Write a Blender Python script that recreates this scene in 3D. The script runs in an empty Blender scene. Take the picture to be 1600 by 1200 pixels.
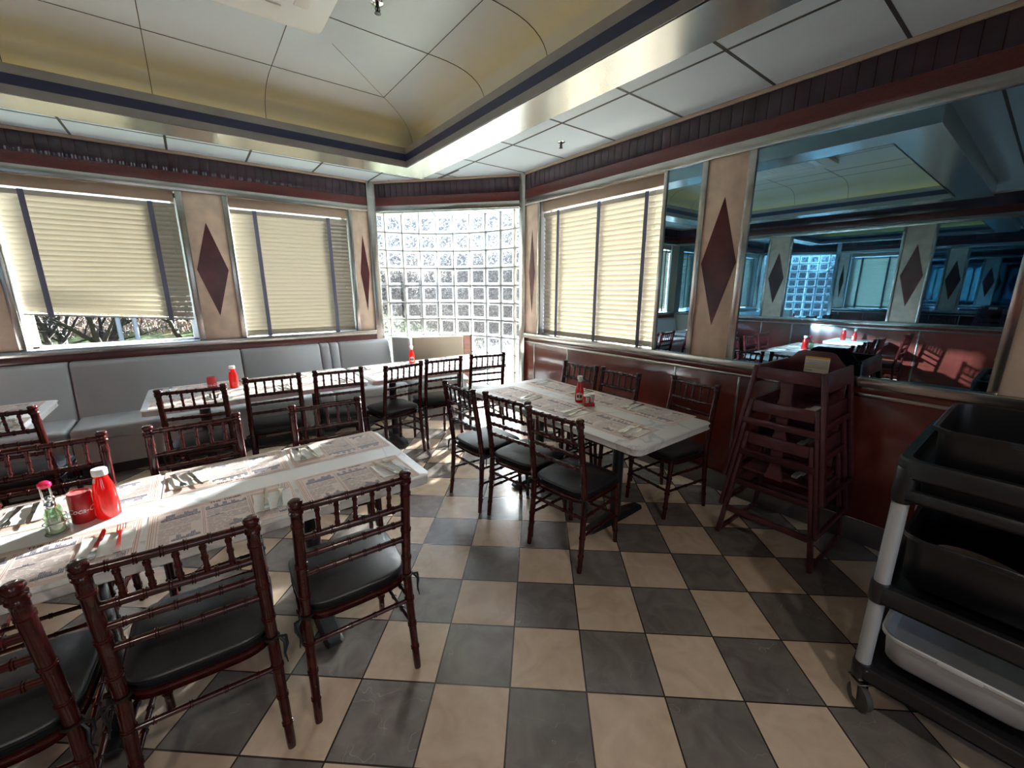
import bpy, bmesh, math, random
from mathutils import Vector, Matrix, noise
random.seed(7)
PI = math.pi
sc = bpy.context.scene
COL = sc.collection

# ------------------------------------------------------------------ materials
MATS = {}

def nodes_of(m):
    m.use_nodes = True
    nt = m.node_tree
    return nt, nt.nodes, nt.links

def mat(name, col, rough=0.5, metal=0.0, var=0.0, vscale=6.0, coat=0.0, bump=0.0, bscale=40.0, spec=0.5,
        trans=0.0, stretch=None, sub=None):
    m = bpy.data.materials.new(name)
    nt, N, L = nodes_of(m)
    b = N['Principled BSDF']
    b.inputs['Base Color'].default_value = (*col, 1)
    b.inputs['Roughness'].default_value = rough
    b.inputs['Metallic'].default_value = metal
    b.inputs['Specular IOR Level'].default_value = spec
    b.inputs['Coat Weight'].default_value = coat
    b.inputs['Coat Roughness'].default_value = 0.08
    b.inputs['Transmission Weight'].default_value = trans
    tc = N.new('ShaderNodeTexCoord')
    mp = N.new('ShaderNodeMapping')
    L.new(tc.outputs['Object'], mp.inputs['Vector'])
    if stretch:
        mp.inputs['Scale'].default_value = stretch
    if var > 0:
        nz = N.new('ShaderNodeTexNoise')
        nz.inputs['Scale'].default_value = vscale
        nz.inputs['Detail'].default_value = 5
        L.new(mp.outputs['Vector'], nz.inputs['Vector'])
        r = N.new('ShaderNodeValToRGB')
        r.color_ramp.elements[0].position = 0.3
        r.color_ramp.elements[1].position = 0.7
        r.color_ramp.elements[0].color = (*[c * (1 - var) for c in col], 1)
        r.color_ramp.elements[1].color = (*[min(1, c * (1 + var)) for c in col], 1)
        L.new(nz.outputs['Fac'], r.inputs['Fac'])
        L.new(r.outputs['Color'], b.inputs['Base Color'])
    if bump > 0:
        nb = N.new('ShaderNodeTexNoise')
        nb.inputs['Scale'].default_value = bscale
        nb.inputs['Detail'].default_value = 3
        L.new(mp.outputs['Vector'], nb.inputs['Vector'])
        bp = N.new('ShaderNodeBump')
        bp.inputs['Strength'].default_value = bump
        bp.inputs['Distance'].default_value = 0.01
        L.new(nb.outputs['Fac'], bp.inputs['Height'])
        L.new(bp.outputs['Normal'], b.inputs['Normal'])
    MATS[name] = m
    return m

def mixshader(name, parts):
    """parts: list of (bsdf type, color, extra dict, weight) folded into one weighted mix"""
    m = bpy.data.materials.new(name)
    nt, N, L = nodes_of(m)
    N.remove(N['Principled BSDF'])
    out = N['Material Output']
    cur, wsum = None, 0
    for typ, col, ext, w in parts:
        n = N.new(typ)
        n.inputs['Color'].default_value = (*col, 1)
        for k, v in ext.items():
            n.inputs[k].default_value = v
        if cur is None:
            cur, wsum = n, w
        else:
            mx = N.new('ShaderNodeMixShader')
            wsum += w
            mx.inputs[0].default_value = w / wsum
            L.new(cur.outputs[0], mx.inputs[1])
            L.new(n.outputs[0], mx.inputs[2])
            cur = mx
    L.new(cur.outputs[0], out.inputs['Surface'])
    MATS[name] = m
    return m

WOOD = mat('mahogany_lacquer', (0.044, 0.0052, 0.005), 0.16, coat=0.25, spec=0.4, var=0.2, vscale=30)
HCWOOD = mat('highchair_wood', (0.080, 0.020, 0.026), 0.32, coat=0.15, var=0.25, vscale=12, stretch=(1, 1, 6))
CUSH = mat('black_vinyl', (0.022, 0.022, 0.024), 0.38, bump=0.12, bscale=25)
PIPE = mat('black_piping', (0.008, 0.008, 0.009), 0.4)
IRON = mat('black_iron', (0.010, 0.010, 0.012), 0.38, bump=0.05, bscale=90)
STEEL = mat('brushed_steel', (0.46, 0.445, 0.41), 0.24, metal=1.0, var=0.08, vscale=3, bump=0.03, bscale=30, stretch=(1, 1, 8))
STEELB = mat('brushed_steel_soffit', (0.60, 0.585, 0.54), 0.26, metal=1.0, var=0.05, vscale=2, bump=0.02, bscale=25)
GREYST = mat('grey_steel_strip', (0.36, 0.35, 0.33), 0.42, metal=0.4, var=0.1, vscale=5)
BLUE = mat('navy_strip', (0.030, 0.038, 0.10), 0.35)
CHROME = mat('chrome', (0.75, 0.75, 0.76), 0.1, metal=1.0)
CUTL = mat('cutlery_steel', (0.55, 0.54, 0.52), 0.16, metal=1.0)
TAN = mat('tan_laminate', (0.78, 0.60, 0.46), 0.6, var=0.13, vscale=9, bump=0.03)
TANTRIM = mat('tan_trim', (0.46, 0.345, 0.26), 0.5, var=0.06)
DIAM = mat('maroon_inlay', (0.085, 0.015, 0.015), 0.25, var=0.3, vscale=5)
RED = mat('maroon_wainscot', (0.118, 0.0195, 0.0135), 0.17, var=0.12, vscale=3, coat=0.3)
REDTRIM = mat('maroon_wood_strip', (0.095, 0.018, 0.016), 0.28, var=0.3, vscale=5, stretch=(8, 8, 30))
CEILP = mat('ceiling_panel', (0.68, 0.77, 0.84), 0.34, var=0.03, vscale=2)
VAULT = mat('vault_laminate', (0.66, 0.72, 0.755), 0.34, var=0.03, vscale=2)
SEAM = mat('dark_seam', (0.05, 0.048, 0.045), 0.5)
GREY = mat('grey_vinyl', (0.42, 0.44, 0.455), 0.42, var=0.04, vscale=4, bump=0.05, bscale=20)
TANV = mat('beige_vinyl', (0.40, 0.34, 0.255), 0.45, var=0.04, vscale=4)
ROSE = mat('rose_wood_panel', (0.30, 0.155, 0.12), 0.3, var=0.25, vscale=6, stretch=(1, 1, 3))
WHITEP = mat('white_plastic', (0.86, 0.85, 0.82), 0.35)
WALLP = mat('wall_core', (0.45, 0.36, 0.28), 0.7)
DARKP = mat('dark_base', (0.03, 0.028, 0.028), 0.5)
BASEB = mat('baseboard_tile', (0.115, 0.105, 0.092), 0.35, var=0.25, vscale=4)
WINF = mat('white_window_frame', (0.72, 0.75, 0.78), 0.4)
TAPE = mat('blue_grey_tape', (0.155, 0.155, 0.235), 0.8)
CORDM = mat('pale_cord', (0.55, 0.52, 0.45), 0.7)
PAPER = mat('placemat_paper', (0.78, 0.665, 0.60), 0.75, var=0.05, vscale=10)
PRED = mat('placemat_red_ink', (0.30, 0.10, 0.08), 0.75)
PINK = mat('placemat_tan_ink', (0.60, 0.42, 0.32), 0.75)
PBLUE = mat('placemat_blue_ink', (0.22, 0.205, 0.245), 0.75, var=0.7, vscale=160)
PGREY = mat('placemat_text_ink', (0.36, 0.28, 0.26), 0.75)
PHEAD = mat('placemat_header_ink', (0.10, 0.03, 0.03), 0.75)
NAPK = mat('napkin_paper', (0.90, 0.89, 0.84), 0.85, var=0.04, vscale=40)
KRED = mixshader('ketchup_red', [('ShaderNodeBsdfDiffuse', (0.55, 0.015, 0.012), {}, .55),
                                 ('ShaderNodeBsdfTranslucent', (0.85, 0.02, 0.02), {}, .38),
                                 ('ShaderNodeBsdfGlossy', (1, 1, 1), {'Roughness': 0.12}, .07)])
CANRED = mat('can_red', (0.42, 0.013, 0.016), 0.3, coat=0.2)
LABELW = mat('label_cream', (0.72, 0.68, 0.58), 0.5)
LABELK = mat('label_dark', (0.09, 0.03, 0.03), 0.5)
INKW = mat('white_script', (0.82, 0.78, 0.74), 0.5)
GGREEN = mixshader('green_glass', [('ShaderNodeBsdfTransparent', (0.72, 0.9, 0.70), {}, .62),
                                   ('ShaderNodeBsdfDiffuse', (0.50, 0.66, 0.45), {}, .2),
                                   ('ShaderNodeBsdfGlossy', (1, 1, 1), {'Roughness': 0.05}, .18)])
SALT = mat('salt_white', (0.75, 0.76, 0.70), 0.8)
PINKK = mixshader('pink_knob_plastic', [('ShaderNodeBsdfTranslucent', (0.75, 0.02, 0.16), {}, .4),
                                        ('ShaderNodeBsdfDiffuse', (0.55, 0.01, 0.10), {}, .45),
                                        ('ShaderNodeBsdfGlossy', (1, 1, 1), {'Roughness': 0.05}, .15)])
CARTB = mat('black_cart_plastic', (0.009, 0.009, 0.010), 0.36, bump=0.08, bscale=150)
TUBB = mat('black_tub_plastic', (0.007, 0.007, 0.009), 0.34, bump=0.05, bscale=120)
TUBW = mat('white_tub_plastic', (0.56, 0.57, 0.58), 0.45, var=0.04, vscale=8)
ALU = mat('grey_aluminium', (0.50, 0.54, 0.57), 0.42, metal=0.35)
RUBBER = mat('grey_rubber', (0.055, 0.052, 0.048), 0.6)
PLATE = mat('tan_plate', (0.20, 0.15, 0.11), 0.35, var=0.2, vscale=9)
LABY = mat('label_orange', (0.75, 0.36, 0.05), 0.5)
LABG = mat('label_lines', (0.42, 0.40, 0.36), 0.5)
GLASSP = mixshader('window_glass', [('ShaderNodeBsdfTransparent', (0.93, 0.97, 0.97), {}, .94),
                                    ('ShaderNodeBsdfGlossy', (1, 1, 1), {'Roughness': 0.02}, .06)])
SLAT = mixshader('blind_slat_cream', [('ShaderNodeBsdfDiffuse', (0.50, 0.47, 0.39), {}, .91),
                                      ('ShaderNodeBsdfTranslucent', (0.85, 0.78, 0.60), {}, .035),
                                      ('ShaderNodeBsdfGlossy', (1, 1, 1), {'Roughness': 0.35}, .06)])
GRASS = mat('spring_grass', (0.070, 0.105, 0.022), 0.9, var=0.45, vscale=3)
ASPH = mat('asphalt', (0.055, 0.058, 0.068), 0.9, var=0.2, vscale=2)
BARK = mat('dark_bark', (0.020, 0.017, 0.015), 0.9, var=0.4, vscale=12)
BRUSHM = mat('dry_brush_twigs', (0.24, 0.185, 0.15), 0.9, var=0.5, vscale=5)
TWIG = mat('dry_twigs', (0.115, 0.092, 0.078), 0.9, var=0.5, vscale=5)
POLE = mat('blue_grey_pole', (0.16, 0.20, 0.28), 0.5)
SUNBLOCK = mat('sun_block_grey', (0.3, 0.3, 0.3), 0.9)
LEDM = bpy.data.materials.new('cove_led')
nt, N, L = nodes_of(LEDM)
N['Principled BSDF'].inputs['Base Color'].default_value = (0.9, 0.7, 0.2, 1)
N['Principled BSDF'].inputs['Emission Color'].default_value = (1.0, 0.62, 0.03, 1)
N['Principled BSDF'].inputs['Emission Strength'].default_value = 0.55
MIRROR = bpy.data.materials.new('blue_tinted_mirror')
nt, N, L = nodes_of(MIRROR)
N['Principled BSDF'].inputs['Base Color'].default_value = (0.33, 0.56, 0.72, 1)
N['Principled BSDF'].inputs['Metallic'].default_value = 1
N['Principled BSDF'].inputs['Roughness'].default_value = 0.012
LAMPW = bpy.data.materials.new('warm_lamp_lens')
nt, N, L = nodes_of(LAMPW)
N['Principled BSDF'].inputs['Emission Color'].default_value = (1.0, 0.78, 0.52, 1)
N['Principled BSDF'].inputs['Emission Strength'].default_value = 14.0

def floor_material(T=0.31):
    m = bpy.data.materials.new('checker_floor_tile')
    nt, N, L = nodes_of(m)
    b = N['Principled BSDF']
    tc = N.new('ShaderNodeTexCoord')
    sep = N.new('ShaderNodeSeparateXYZ')
    mp = N.new('ShaderNodeMapping')
    mp.inputs['Scale'].default_value = (1 / T, 1 / T, 1)
    L.new(tc.outputs['Object'], mp.inputs['Vector'])
    L.new(mp.outputs['Vector'], sep.inputs[0])

    def M(op, a, bb=None, c=None):
        n = N.new('ShaderNodeMath')
        n.operation = op
        for i, x in enumerate((a, bb, c)):
            if x is None:
                continue
            if isinstance(x, (int, float)):
                n.inputs[i].default_value = x
            else:
                L.new(x, n.inputs[i])
        return n.outputs[0]
    u, v = sep.outputs[0], sep.outputs[1]
    fu, fv = M('FLOOR', u), M('FLOOR', v)
    par = M('FLOORED_MODULO', M('ADD', fu, fv), 2.0)      # 0 = light
    ru, rv = M('SUBTRACT', u, fu), M('SUBTRACT', v, fv)
    eu = M('MINIMUM', ru, M('SUBTRACT', 1.0, ru))
    ev = M('MINIMUM', rv, M('SUBTRACT', 1.0, rv))
    gr = M('LESS_THAN', M('MINIMUM', eu, ev), 0.0105)
    cmb = N.new('ShaderNodeCombineXYZ')
    L.new(fu, cmb.inputs[0]); L.new(fv, cmb.inputs[1])
    wn = N.new('ShaderNodeTexWhiteNoise')
    L.new(cmb.outputs[0], wn.inputs['Vector'])
    off = N.new('ShaderNodeVectorMath'); off.operation = 'MULTIPLY_ADD'
    L.new(wn.outputs['Color'], off.inputs[0])
    off.inputs[1].default_value = (20, 20, 20)
    L.new(mp.outputs['Vector'], off.inputs[2])
    nz = N.new('ShaderNodeTexNoise')
    nz.inputs['Scale'].default_value = 2.3
    nz.inputs['Detail'].default_value = 7
    nz.inputs['Distortion'].default_value = 1.2
    L.new(off.outputs[0], nz.inputs['Vector'])

    def ramp(c0, c1):
        r = N.new('ShaderNodeValToRGB')
        r.color_ramp.elements[0].position = 0.32
        r.color_ramp.elements[1].position = 0.68
        r.color_ramp.elements[0].color = (*c0, 1)
        r.color_ramp.elements[1].color = (*c1, 1)
        L.new(nz.outputs['Fac'], r.inputs['Fac'])
        return r.outputs['Color']
    lt = ramp((0.52, 0.39, 0.28), (0.64, 0.50, 0.375))
    dk = ramp((0.135, 0.115, 0.104), (0.205, 0.178, 0.162))
    # pale hairline veins on the dark tiles
    vn = N.new('ShaderNodeTexNoise')
    vn.inputs['Scale'].default_value = 1.1
    vn.inputs['Detail'].default_value = 3
    L.new(off.outputs[0], vn.inputs['Vector'])
    vein = M('LESS_THAN', M('ABSOLUTE', M('SUBTRACT', vn.outputs['Fac'], 0.5)), 0.0009)

    def mix(f, a, bb):
        n = N.new('ShaderNodeMix'); n.data_type = 'RGBA'
        L.new(f, n.inputs['Factor'])
        for s, x in (('A', a), ('B', bb)):
            sock = [i for i in n.inputs if i.name == s and i.type == 'RGBA'][0]
            if isinstance(x, tuple):
                sock.default_value = (*x, 1)
            else:
                L.new(x, sock)
        return [o for o in n.outputs if o.type == 'RGBA'][0]
    dk2 = mix(vein, dk, (0.26, 0.235, 0.215))
    tile = mix(par, lt, dk2)
    # slight tile to tile tone
    hs = N.new('ShaderNodeHueSaturation')
    L.new(tile, hs.inputs['Color'])
    L.new(M('MULTIPLY_ADD', wn.outputs['Value'], 0.16, 0.92), hs.inputs['Value'])
    fin = mix(gr, hs.outputs['Color'], (0.035, 0.026, 0.02))
    L.new(fin, b.inputs['Base Color'])
    L.new(M('MULTIPLY_ADD', nz.outputs['Fac'], 0.14, 0.15), b.inputs['Roughness'])
    b.inputs['Specular IOR Level'].default_value = 0.6
    bp = N.new('ShaderNodeBump')
    bp.inputs['Strength'].default_value = 0.25
    bp.inputs['Distance'].default_value = 0.003
    L.new(M('SUBTRACT', 1.0, gr), bp.inputs['Height'])
    L.new(bp.outputs['Normal'], b.inputs['Normal'])
    return m
FLOOR = floor_material()

def marble():
    m = mat('white_marble_laminate', (0.76, 0.745, 0.72), 0.28)
    nt, N, L = nodes_of(m)
    b = N['Principled BSDF']
    tc = [n for n in N if n.type == 'TEX_COORD'][0]
    nz = N.new('ShaderNodeTexNoise')
    nz.inputs['Scale'].default_value = 1.7
    nz.inputs['Detail'].default_value = 6
    nz.inputs['Distortion'].default_value = 1.5
    L.new(tc.outputs['Object'], nz.inputs['Vector'])
    r = N.new('ShaderNodeValToRGB')
    e = r.color_ramp.elements
    e[0].position = 0.478; e[0].color = (0.77, 0.755, 0.735, 1)
    e[1].position = 0.525; e[1].color = (0.74, 0.73, 0.71, 1)
    k = e.new(0.497); k.color = (0.52, 0.515, 0.51, 1)
    L.new(nz.outputs['Fac'], r.inputs['Fac'])
    L.new(r.outputs['Color'], b.inputs['Base Color'])
    return m
MARBLE = marble()

def tile_band():
    """glossy plum tiles set upright, one row"""
    return mat('plum_wall_tile', (0.045, 0.024, 0.034), 0.045, var=0.25, vscale=5)
PLUM = tile_band()

def glass_block_material(pitch=1.0):
    m = bpy.data.materials.new('glass_block')
    nt, N, L = nodes_of(m)
    N.remove(N['Principled BSDF'])
    out = N['Material Output']
    uv = N.new('ShaderNodeTexCoord')
    sep = N.new('ShaderNodeSeparateXYZ')
    L.new(uv.outputs['UV'], sep.inputs[0])

    def M(op, a, bb=None, c=None):
        n = N.new('ShaderNodeMath'); n.operation = op
        for i, x in enumerate((a, bb, c)):
            if x is None:
                continue
            if isinstance(x, (int, float)):
                n.inputs[i].default_value = x
            else:
                L.new(x, n.inputs[i])
        return n.outputs[0]
    u, v = sep.outputs[0], sep.outputs[1]
    ru, rv = M('FRACT', u), M('FRACT', v)
    e = M('MINIMUM', M('MINIMUM', ru, M('SUBTRACT', 1.0, ru)), M('MINIMUM', rv, M('SUBTRACT', 1.0, rv)))
    mr = N.new('ShaderNodeMapRange')
    mr.inputs['From Min'].default_value = 0.145
    mr.inputs['From Max'].default_value = 0.165
    L.new(e, mr.inputs['Value'])
    centre = mr.outputs[0]                                  # 1 inside the patterned pane
    nz = N.new('ShaderNodeTexNoise')
    nz.inputs['Scale'].default_value = 7.5
    nz.inputs['Detail'].default_value = 2.5
    nz.inputs['Distortion'].default_value = 1.4
    L.new(uv.outputs['UV'], nz.inputs['Vector'])
    r = N.new('ShaderNodeValToRGB')
    r.color_ramp.elements[0].position = 0.40
    r.color_ramp.elements[1].position = 0.53
    L.new(nz.outputs['Fac'], r.inputs['Fac'])
    pat = M('MULTIPLY', centre, r.outputs['Color'])
    bp = N.new('ShaderNodeBump')
    bp.inputs['Strength'].default_value = 1.0
    bp.inputs['Distance'].default_value = 0.02
    L.new(M('MULTIPLY', nz.outputs['Fac'], centre), bp.inputs['Height'])
    tr = N.new('ShaderNodeBsdfTransparent')
    tcol = N.new('ShaderNodeMix'); tcol.data_type = 'RGBA'
    sA = [i for i in tcol.inputs if i.name == 'A' and i.type == 'RGBA'][0]
    sB = [i for i in tcol.inputs if i.name == 'B' and i.type == 'RGBA'][0]
    sA.default_value = (0.90, 0.97, 0.97, 1)
    sB.default_value = (0.10, 0.11, 0.13, 1)  # dark refractions of the outdoors painted into the glass tint
    L.new(pat, tcol.inputs['Factor'])
    L.new([o for o in tcol.outputs if o.type == 'RGBA'][0], tr.inputs['Color'])
    rf = N.new('ShaderNodeBsdfRefraction')
    L.new([o for o in tcol.outputs if o.type == 'RGBA'][0], rf.inputs['Color'])
    rf.inputs['IOR'].default_value = 1.45
    rf.inputs['Roughness'].default_value = 0.26
    tl = N.new('ShaderNodeBsdfTranslucent')
    tl.inputs['Color'].default_value = (0.92, 0.97, 0.97, 1)
    gl = N.new('ShaderNodeBsdfGlossy')
    gl.inputs['Roughness'].default_value = 0.08
    L.new(bp.outputs['Normal'], gl.inputs['Normal'])
    m1 = N.new('ShaderNodeMixShader'); m1.inputs[0].default_value = 0.74
    L.new(tr.outputs[0], m1.inputs[1]); L.new(rf.outputs[0], m1.inputs[2])
    m2 = N.new('ShaderNodeMixShader')
    L.new(M('SUBTRACT', 0.03, M('MULTIPLY', centre, 0.026)), m2.inputs[0])
    L.new(m1.outputs[0], m2.inputs[1]); L.new(tl.outputs[0], m2.inputs[2])
    m3 = N.new('ShaderNodeMixShader'); m3.inputs[0].default_value = 0.07
    L.new(m2.outputs[0], m3.inputs[1]); L.new(gl.outputs[0], m3.inputs[2])
    L.new(m3.outputs[0], out.inputs['Surface'])
    return m
GBLOCK = glass_block_material()
MORTAR = mat('pale_mortar', (0.22, 0.23, 0.22), 0.8)

# ------------------------------------------------------------------ mesh builder
class MB:
    def __init__(s):
        s.v, s.f, s.m = [], [], []

    def add(s, vs, fs, mi=0, M=None):
        o = len(s.v)
        for p in vs:
            p = Vector(p)
            s.v.append(tuple(M @ p) if M is not None else tuple(p))
        for f in fs:
            s.f.append([i + o for i in f])
            s.m.append(mi)
        return s

    def box(s, x0, x1, y0, y1, z0, z1, mi=0, bev=0.0, M=None, seg=2):
        if bev <= 0:
            v = [(x, y, z) for z in (z0, z1) for y in (y0, y1) for x in (x0, x1)]
            f = [(0, 2, 3, 1), (4, 5, 7, 6), (0, 1, 5, 4), (2, 6, 7, 3), (0, 4, 6, 2), (1, 3, 7, 5)]
            return s.add(v, f, mi, M)
        bm = bmesh.new()
        bmesh.ops.create_cube(bm, size=1)
        for vv in bm.verts:
            vv.co = Vector(((x0 + x1) / 2 + vv.co.x * (x1 - x0), (y0 + y1) / 2 + vv.co.y * (y1 - y0),
                            (z0 + z1) / 2 + vv.co.z * (z1 - z0)))
        bmesh.ops.bevel(bm, geom=bm.edges[:], offset=bev, segments=seg, profile=0.5, affect='EDGES')
        bm.verts.index_update()
        s.add([vv.co.copy() for vv in bm.verts], [[q.index for q in ff.verts] for ff in bm.faces], mi, M)
        bm.free()
        return s

    def tube(s, pts, radii, seg=10, mi=0, cap=True, M=None, up=None):
        pts = [Vector(p) for p in pts]
        if not isinstance(radii, (list, tuple)):
            radii = [radii] * len(pts)
        vs, fs = [], []
        prev = None
        for i, p in enumerate(pts):
            if i == 0:
                d = pts[1] - pts[0]
            elif i == len(pts) - 1:
                d = pts[-1] - pts[-2]
            else:
                d = (pts[i + 1] - pts[i]).normalized() + (pts[i] - pts[i - 1]).normalized()
            if d.length < 1e-9:
                d = Vector((0, 0, 1))
            d.normalize()
            if prev is None:
                a = Vector((0, 0, 1)) if abs(d.z) < 0.9 else Vector((1, 0, 0))
                a = (a - d * a.dot(d)).normalized()
            else:
                a = prev - d * prev.dot(d)
                a = a.normalized() if a.length > 1e-6 else d.orthogonal().normalized()
            prev = a
            b = d.cross(a)
            for k in range(seg):
                t = 2 * PI * k / seg
                vs.append(p + (a * math.cos(t) + b * math.sin(t)) * radii[i])
        n = len(pts)
        for i in range(n - 1):
            for k in range(seg):
                k2 = (k + 1) % seg
                fs.append((i * seg + k, i * seg + k2, (i + 1) * seg + k2, (i + 1) * seg + k))
        if cap:
            fs.append(tuple(reversed(range(seg))))
            fs.append(tuple((n - 1) * seg + k for k in range(seg)))
        return s.add(vs, fs, mi, M)

    def rod(s, p0, p1, r, rings=(), rr=None, seg=10, mi=0, taper=None, M=None, swell=0.0):
        """straight rod with bamboo rings at the given fractions"""
        p0, p1 = Vector(p0), Vector(p1)
        ln = (p1 - p0).length
        rr = rr or r * 1.3
        st = [(0, r), (1, r)]
        w = 0.0045 / ln
        for t in rings:
            st += [(t - 1.25 * w, r), (t - 0.95 * w, rr), (t - 0.45 * w, rr), (t - .15 * w, r * 1.02), (t + .15 * w, r * 1.02), (t + 0.45 * w, rr), (t + 0.95 * w, rr), (t + 1.25 * w, r)]
        if swell:
            st.append((0.5, r * (1 + swell)))
        st = sorted(x for x in st if 0 <= x[0] <= 1)
        pts = [p0.lerp(p1, t) for t, _ in st]
        rad = [q * (1 if taper is None else 1 + (taper - 1) * t) for t, q in st]
        return s.tube(pts, rad, seg, mi, M=M)

    def lathe(s, prof, c=(0, 0, 0), seg=20, mi=0, M=None):
        vs, fs = [], []
        n = len(prof)
        for r, z in prof:
            for k in range(seg):
                t = 2 * PI * k / seg
                vs.append((c[0] + r * math.cos(t), c[1] + r * math.sin(t), c[2] + z))
        for i in range(n - 1):
            for k in range(seg):
                k2 = (k + 1) % seg
                fs.append((i * seg + k, i * seg + k2, (i + 1) * seg + k2, (i + 1) * seg + k))
        fs.append(tuple(reversed(range(seg))))
        fs.append(tuple((n - 1) * seg + k for k in range(seg)))
        return s.add(vs, fs, mi, M)

    def prism(s, poly, z0, z1, mi=0, M=None, bev=0.0, steps=3):
        """polygon in xy extruded in z, edges eased by insetting"""
        n = len(poly)
        lay = [(z0, 0), (z1, 0)]
        if bev > 0:
            lay = []
            for i in range(steps + 1):
                a = PI / 2 * i / steps
                lay.append((z0 + bev * (1 - math.sin(a)), bev * (1 - math.cos(a))))
            for i in range(steps, -1, -1):
                a = PI / 2 * i / steps
                lay.append((z1 - bev * (1 - math.sin(a)), bev * (1 - math.cos(a))))
            lay[0] = (z0, bev); lay[-1] = (z1, bev)
        P = [Vector(p[:2]) for p in poly]
        nor = []
        for i in range(n):
            a, b, c = P[i - 1], P[i], P[(i + 1) % n]
            e1, e2 = (b - a), (c - b)
            n1 = Vector((-e1.y, e1.x)); n2 = Vector((-e2.y, e2.x))
            n1 = n1.normalized() if n1.length > 0 else n1
            n2 = n2.normalized() if n2.length > 0 else n2
            q = n1 + n2
            nor.append(q / max(0.35, (q.length ** 2) / 2) if q.length > 1e-6 else n1)
        vs, fs = [], []
        for z, ins in lay:
            for i in range(n):
                p = P[i] + nor[i] * ins
                vs.append((p.x, p.y, z))
        for j in range(len(lay) - 1):
            for i in range(n):
                i2 = (i + 1) % n
                fs.append((j * n + i, j * n + i2, (j + 1) * n + i2, (j + 1) * n + i))
        fs.append(tuple(reversed(range(n))))
        fs.append(tuple((len(lay) - 1) * n + i for i in range(n)))
        return s.add(vs, fs, mi, M)

    def quad(s, a, b, c, d, mi=0, M=None):
        return s.add([a, b, c, d], [(0, 1, 2, 3)], mi, M)

    def build(s, name, mats, parent=None, smooth=35, loc=None, rotz=None):
        me = bpy.data.meshes.new(name)
        me.from_pydata(s.v, [], s.f)
        if not isinstance(mats, (list, tuple)):
            mats = [mats]
        for mm in mats:
            me.materials.append(mm)
        if len(mats) > 1:
            me.polygons.foreach_set('material_index', s.m)
        if smooth:
            me.polygons.foreach_set('use_smooth', [True] * len(me.polygons))
            me.set_sharp_from_angle(angle=math.radians(smooth))
        me.update()
        o = bpy.data.objects.new(name, me)
        COL.objects.link(o)
        if parent is not None:
            o.parent = parent
        if loc is not None:
            o.location = loc
        if rotz is not None:
            o.rotation_euler = (0, 0, rotz)
        return o


def tag(o, label=None, cat=None, group=None, kind=None):
    if label: o['label'] = label
    if cat: o['category'] = cat
    if group: o['group'] = group
    if kind: o['kind'] = kind
    return o

def thing(name, label, cat, loc=(0, 0, 0), rotz=0.0, group=None):
    o = bpy.data.objects.new(name, None)
    o.empty_display_size = 0.1
    COL.objects.link(o)
    o.location = loc
    o.rotation_euler = (0, 0, rotz)
    return tag(o, label, cat, group)

def struct(o, label=None):
    o['kind'] = 'structure'
    if label: o['label'] = label
    return o

def children_of(o):
    return [c for c in bpy.data.objects if c.parent == o]

def copy_tree(o, parent=None):
    c = o.copy()
    COL.objects.link(c)
    if parent is not None:
        c.parent = parent
    for ch in list(o.children):
        copy_tree(ch, c)
    return c

def dup(root, loc, rotz, label, group=None):
    r = copy_tree(root)
    r.location = loc
    r.rotation_euler = (0, 0, rotz)
    r['label'] = label
    if group: r['group'] = group
    return r

def text_geo(body, size, align='CENTER', shear=0.0, bold=0.0):
    cu = bpy.data.curves.new('t', 'FONT')
    cu.body = body
    cu.size = size
    cu.align_x = align
    cu.align_y = 'CENTER'
    cu.shear = shear
    cu.offset = bold
    cu.resolution_u = 3
    ob = bpy.data.objects.new('t', cu)
    COL.objects.link(ob)
    dg = bpy.context.evaluated_depsgraph_get()
    ev = ob.evaluated_get(dg)
    me = ev.to_mesh()
    vs = [v.co.copy() for v in me.vertices]
    fs = [list(p.vertices) for p in me.polygons]
    ev.to_mesh_clear()
    bpy.data.objects.remove(ob)
    bpy.data.curves.remove(cu)
    return vs, fs

def rounded(x0, x1, y0, y1, r, n=5):
    pts = []
    for cx, cy, a0 in ((x1 - r, y1 - r, 0), (x0 + r, y1 - r, 90), (x0 + r, y0 + r, 180), (x1 - r, y0 + r, 270)):
        for i in range(n + 1):
            a = math.radians(a0 + 90 * i / n)
            pts.append((cx + r * math.cos(a), cy + r * math.sin(a)))
    return pts

# ------------------------------------------------------------------ room: right wall x=0, window wall y=0, room at x<0, y<0
W = 5.65          # room width
YB = -9.2         # rear wall
HC = 2.857        # perimeter ceiling
ZS, ZL = 1.065, 2.505       # sill top, lintel underside
XL, YR = -1.217, -1.39      # ends of the corner chord
ARC_C, ARX, ARY = (-1.25, -1.39), 1.25, 1.39
def arc(deg, grow=0.0):
    a = math.radians(deg)
    return (ARC_C[0] + (ARX + grow) * math.cos(a), ARC_C[1] + (ARY + grow) * math.sin(a))

# floor (object axes follow the tile grid)
FA = math.atan2(-0.65735791, 0.75357851)
FO = Vector((-1.96106304, -3.81770649, 0))
Rinv = Matrix.Rotation(-FA, 3, 'Z')
poly = [(-W - .2, YB - .2), (0.2, YB - .2), (0.2, -1.39)] + [arc(a, 0.06) for a in range(0, 91, 6)] + [(-1.25, .2), (-W - .2, .2)]
mb = MB()
lp = [Rinv @ (Vector((x, y, 0)) - FO) for x, y in poly]
n = len(lp)
mb.add([(p.x, p.y, 0) for p in lp] + [(p.x, p.y, -.12) for p in lp], [tuple(range(n)), tuple(reversed(range(n, 2 * n)))] +
       [(i, i + n, (i + 1) % n + n, (i + 1) % n) for i in range(n)])
fl = struct(mb.build('floor', FLOOR, smooth=0, loc=FO, rotz=FA))

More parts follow.
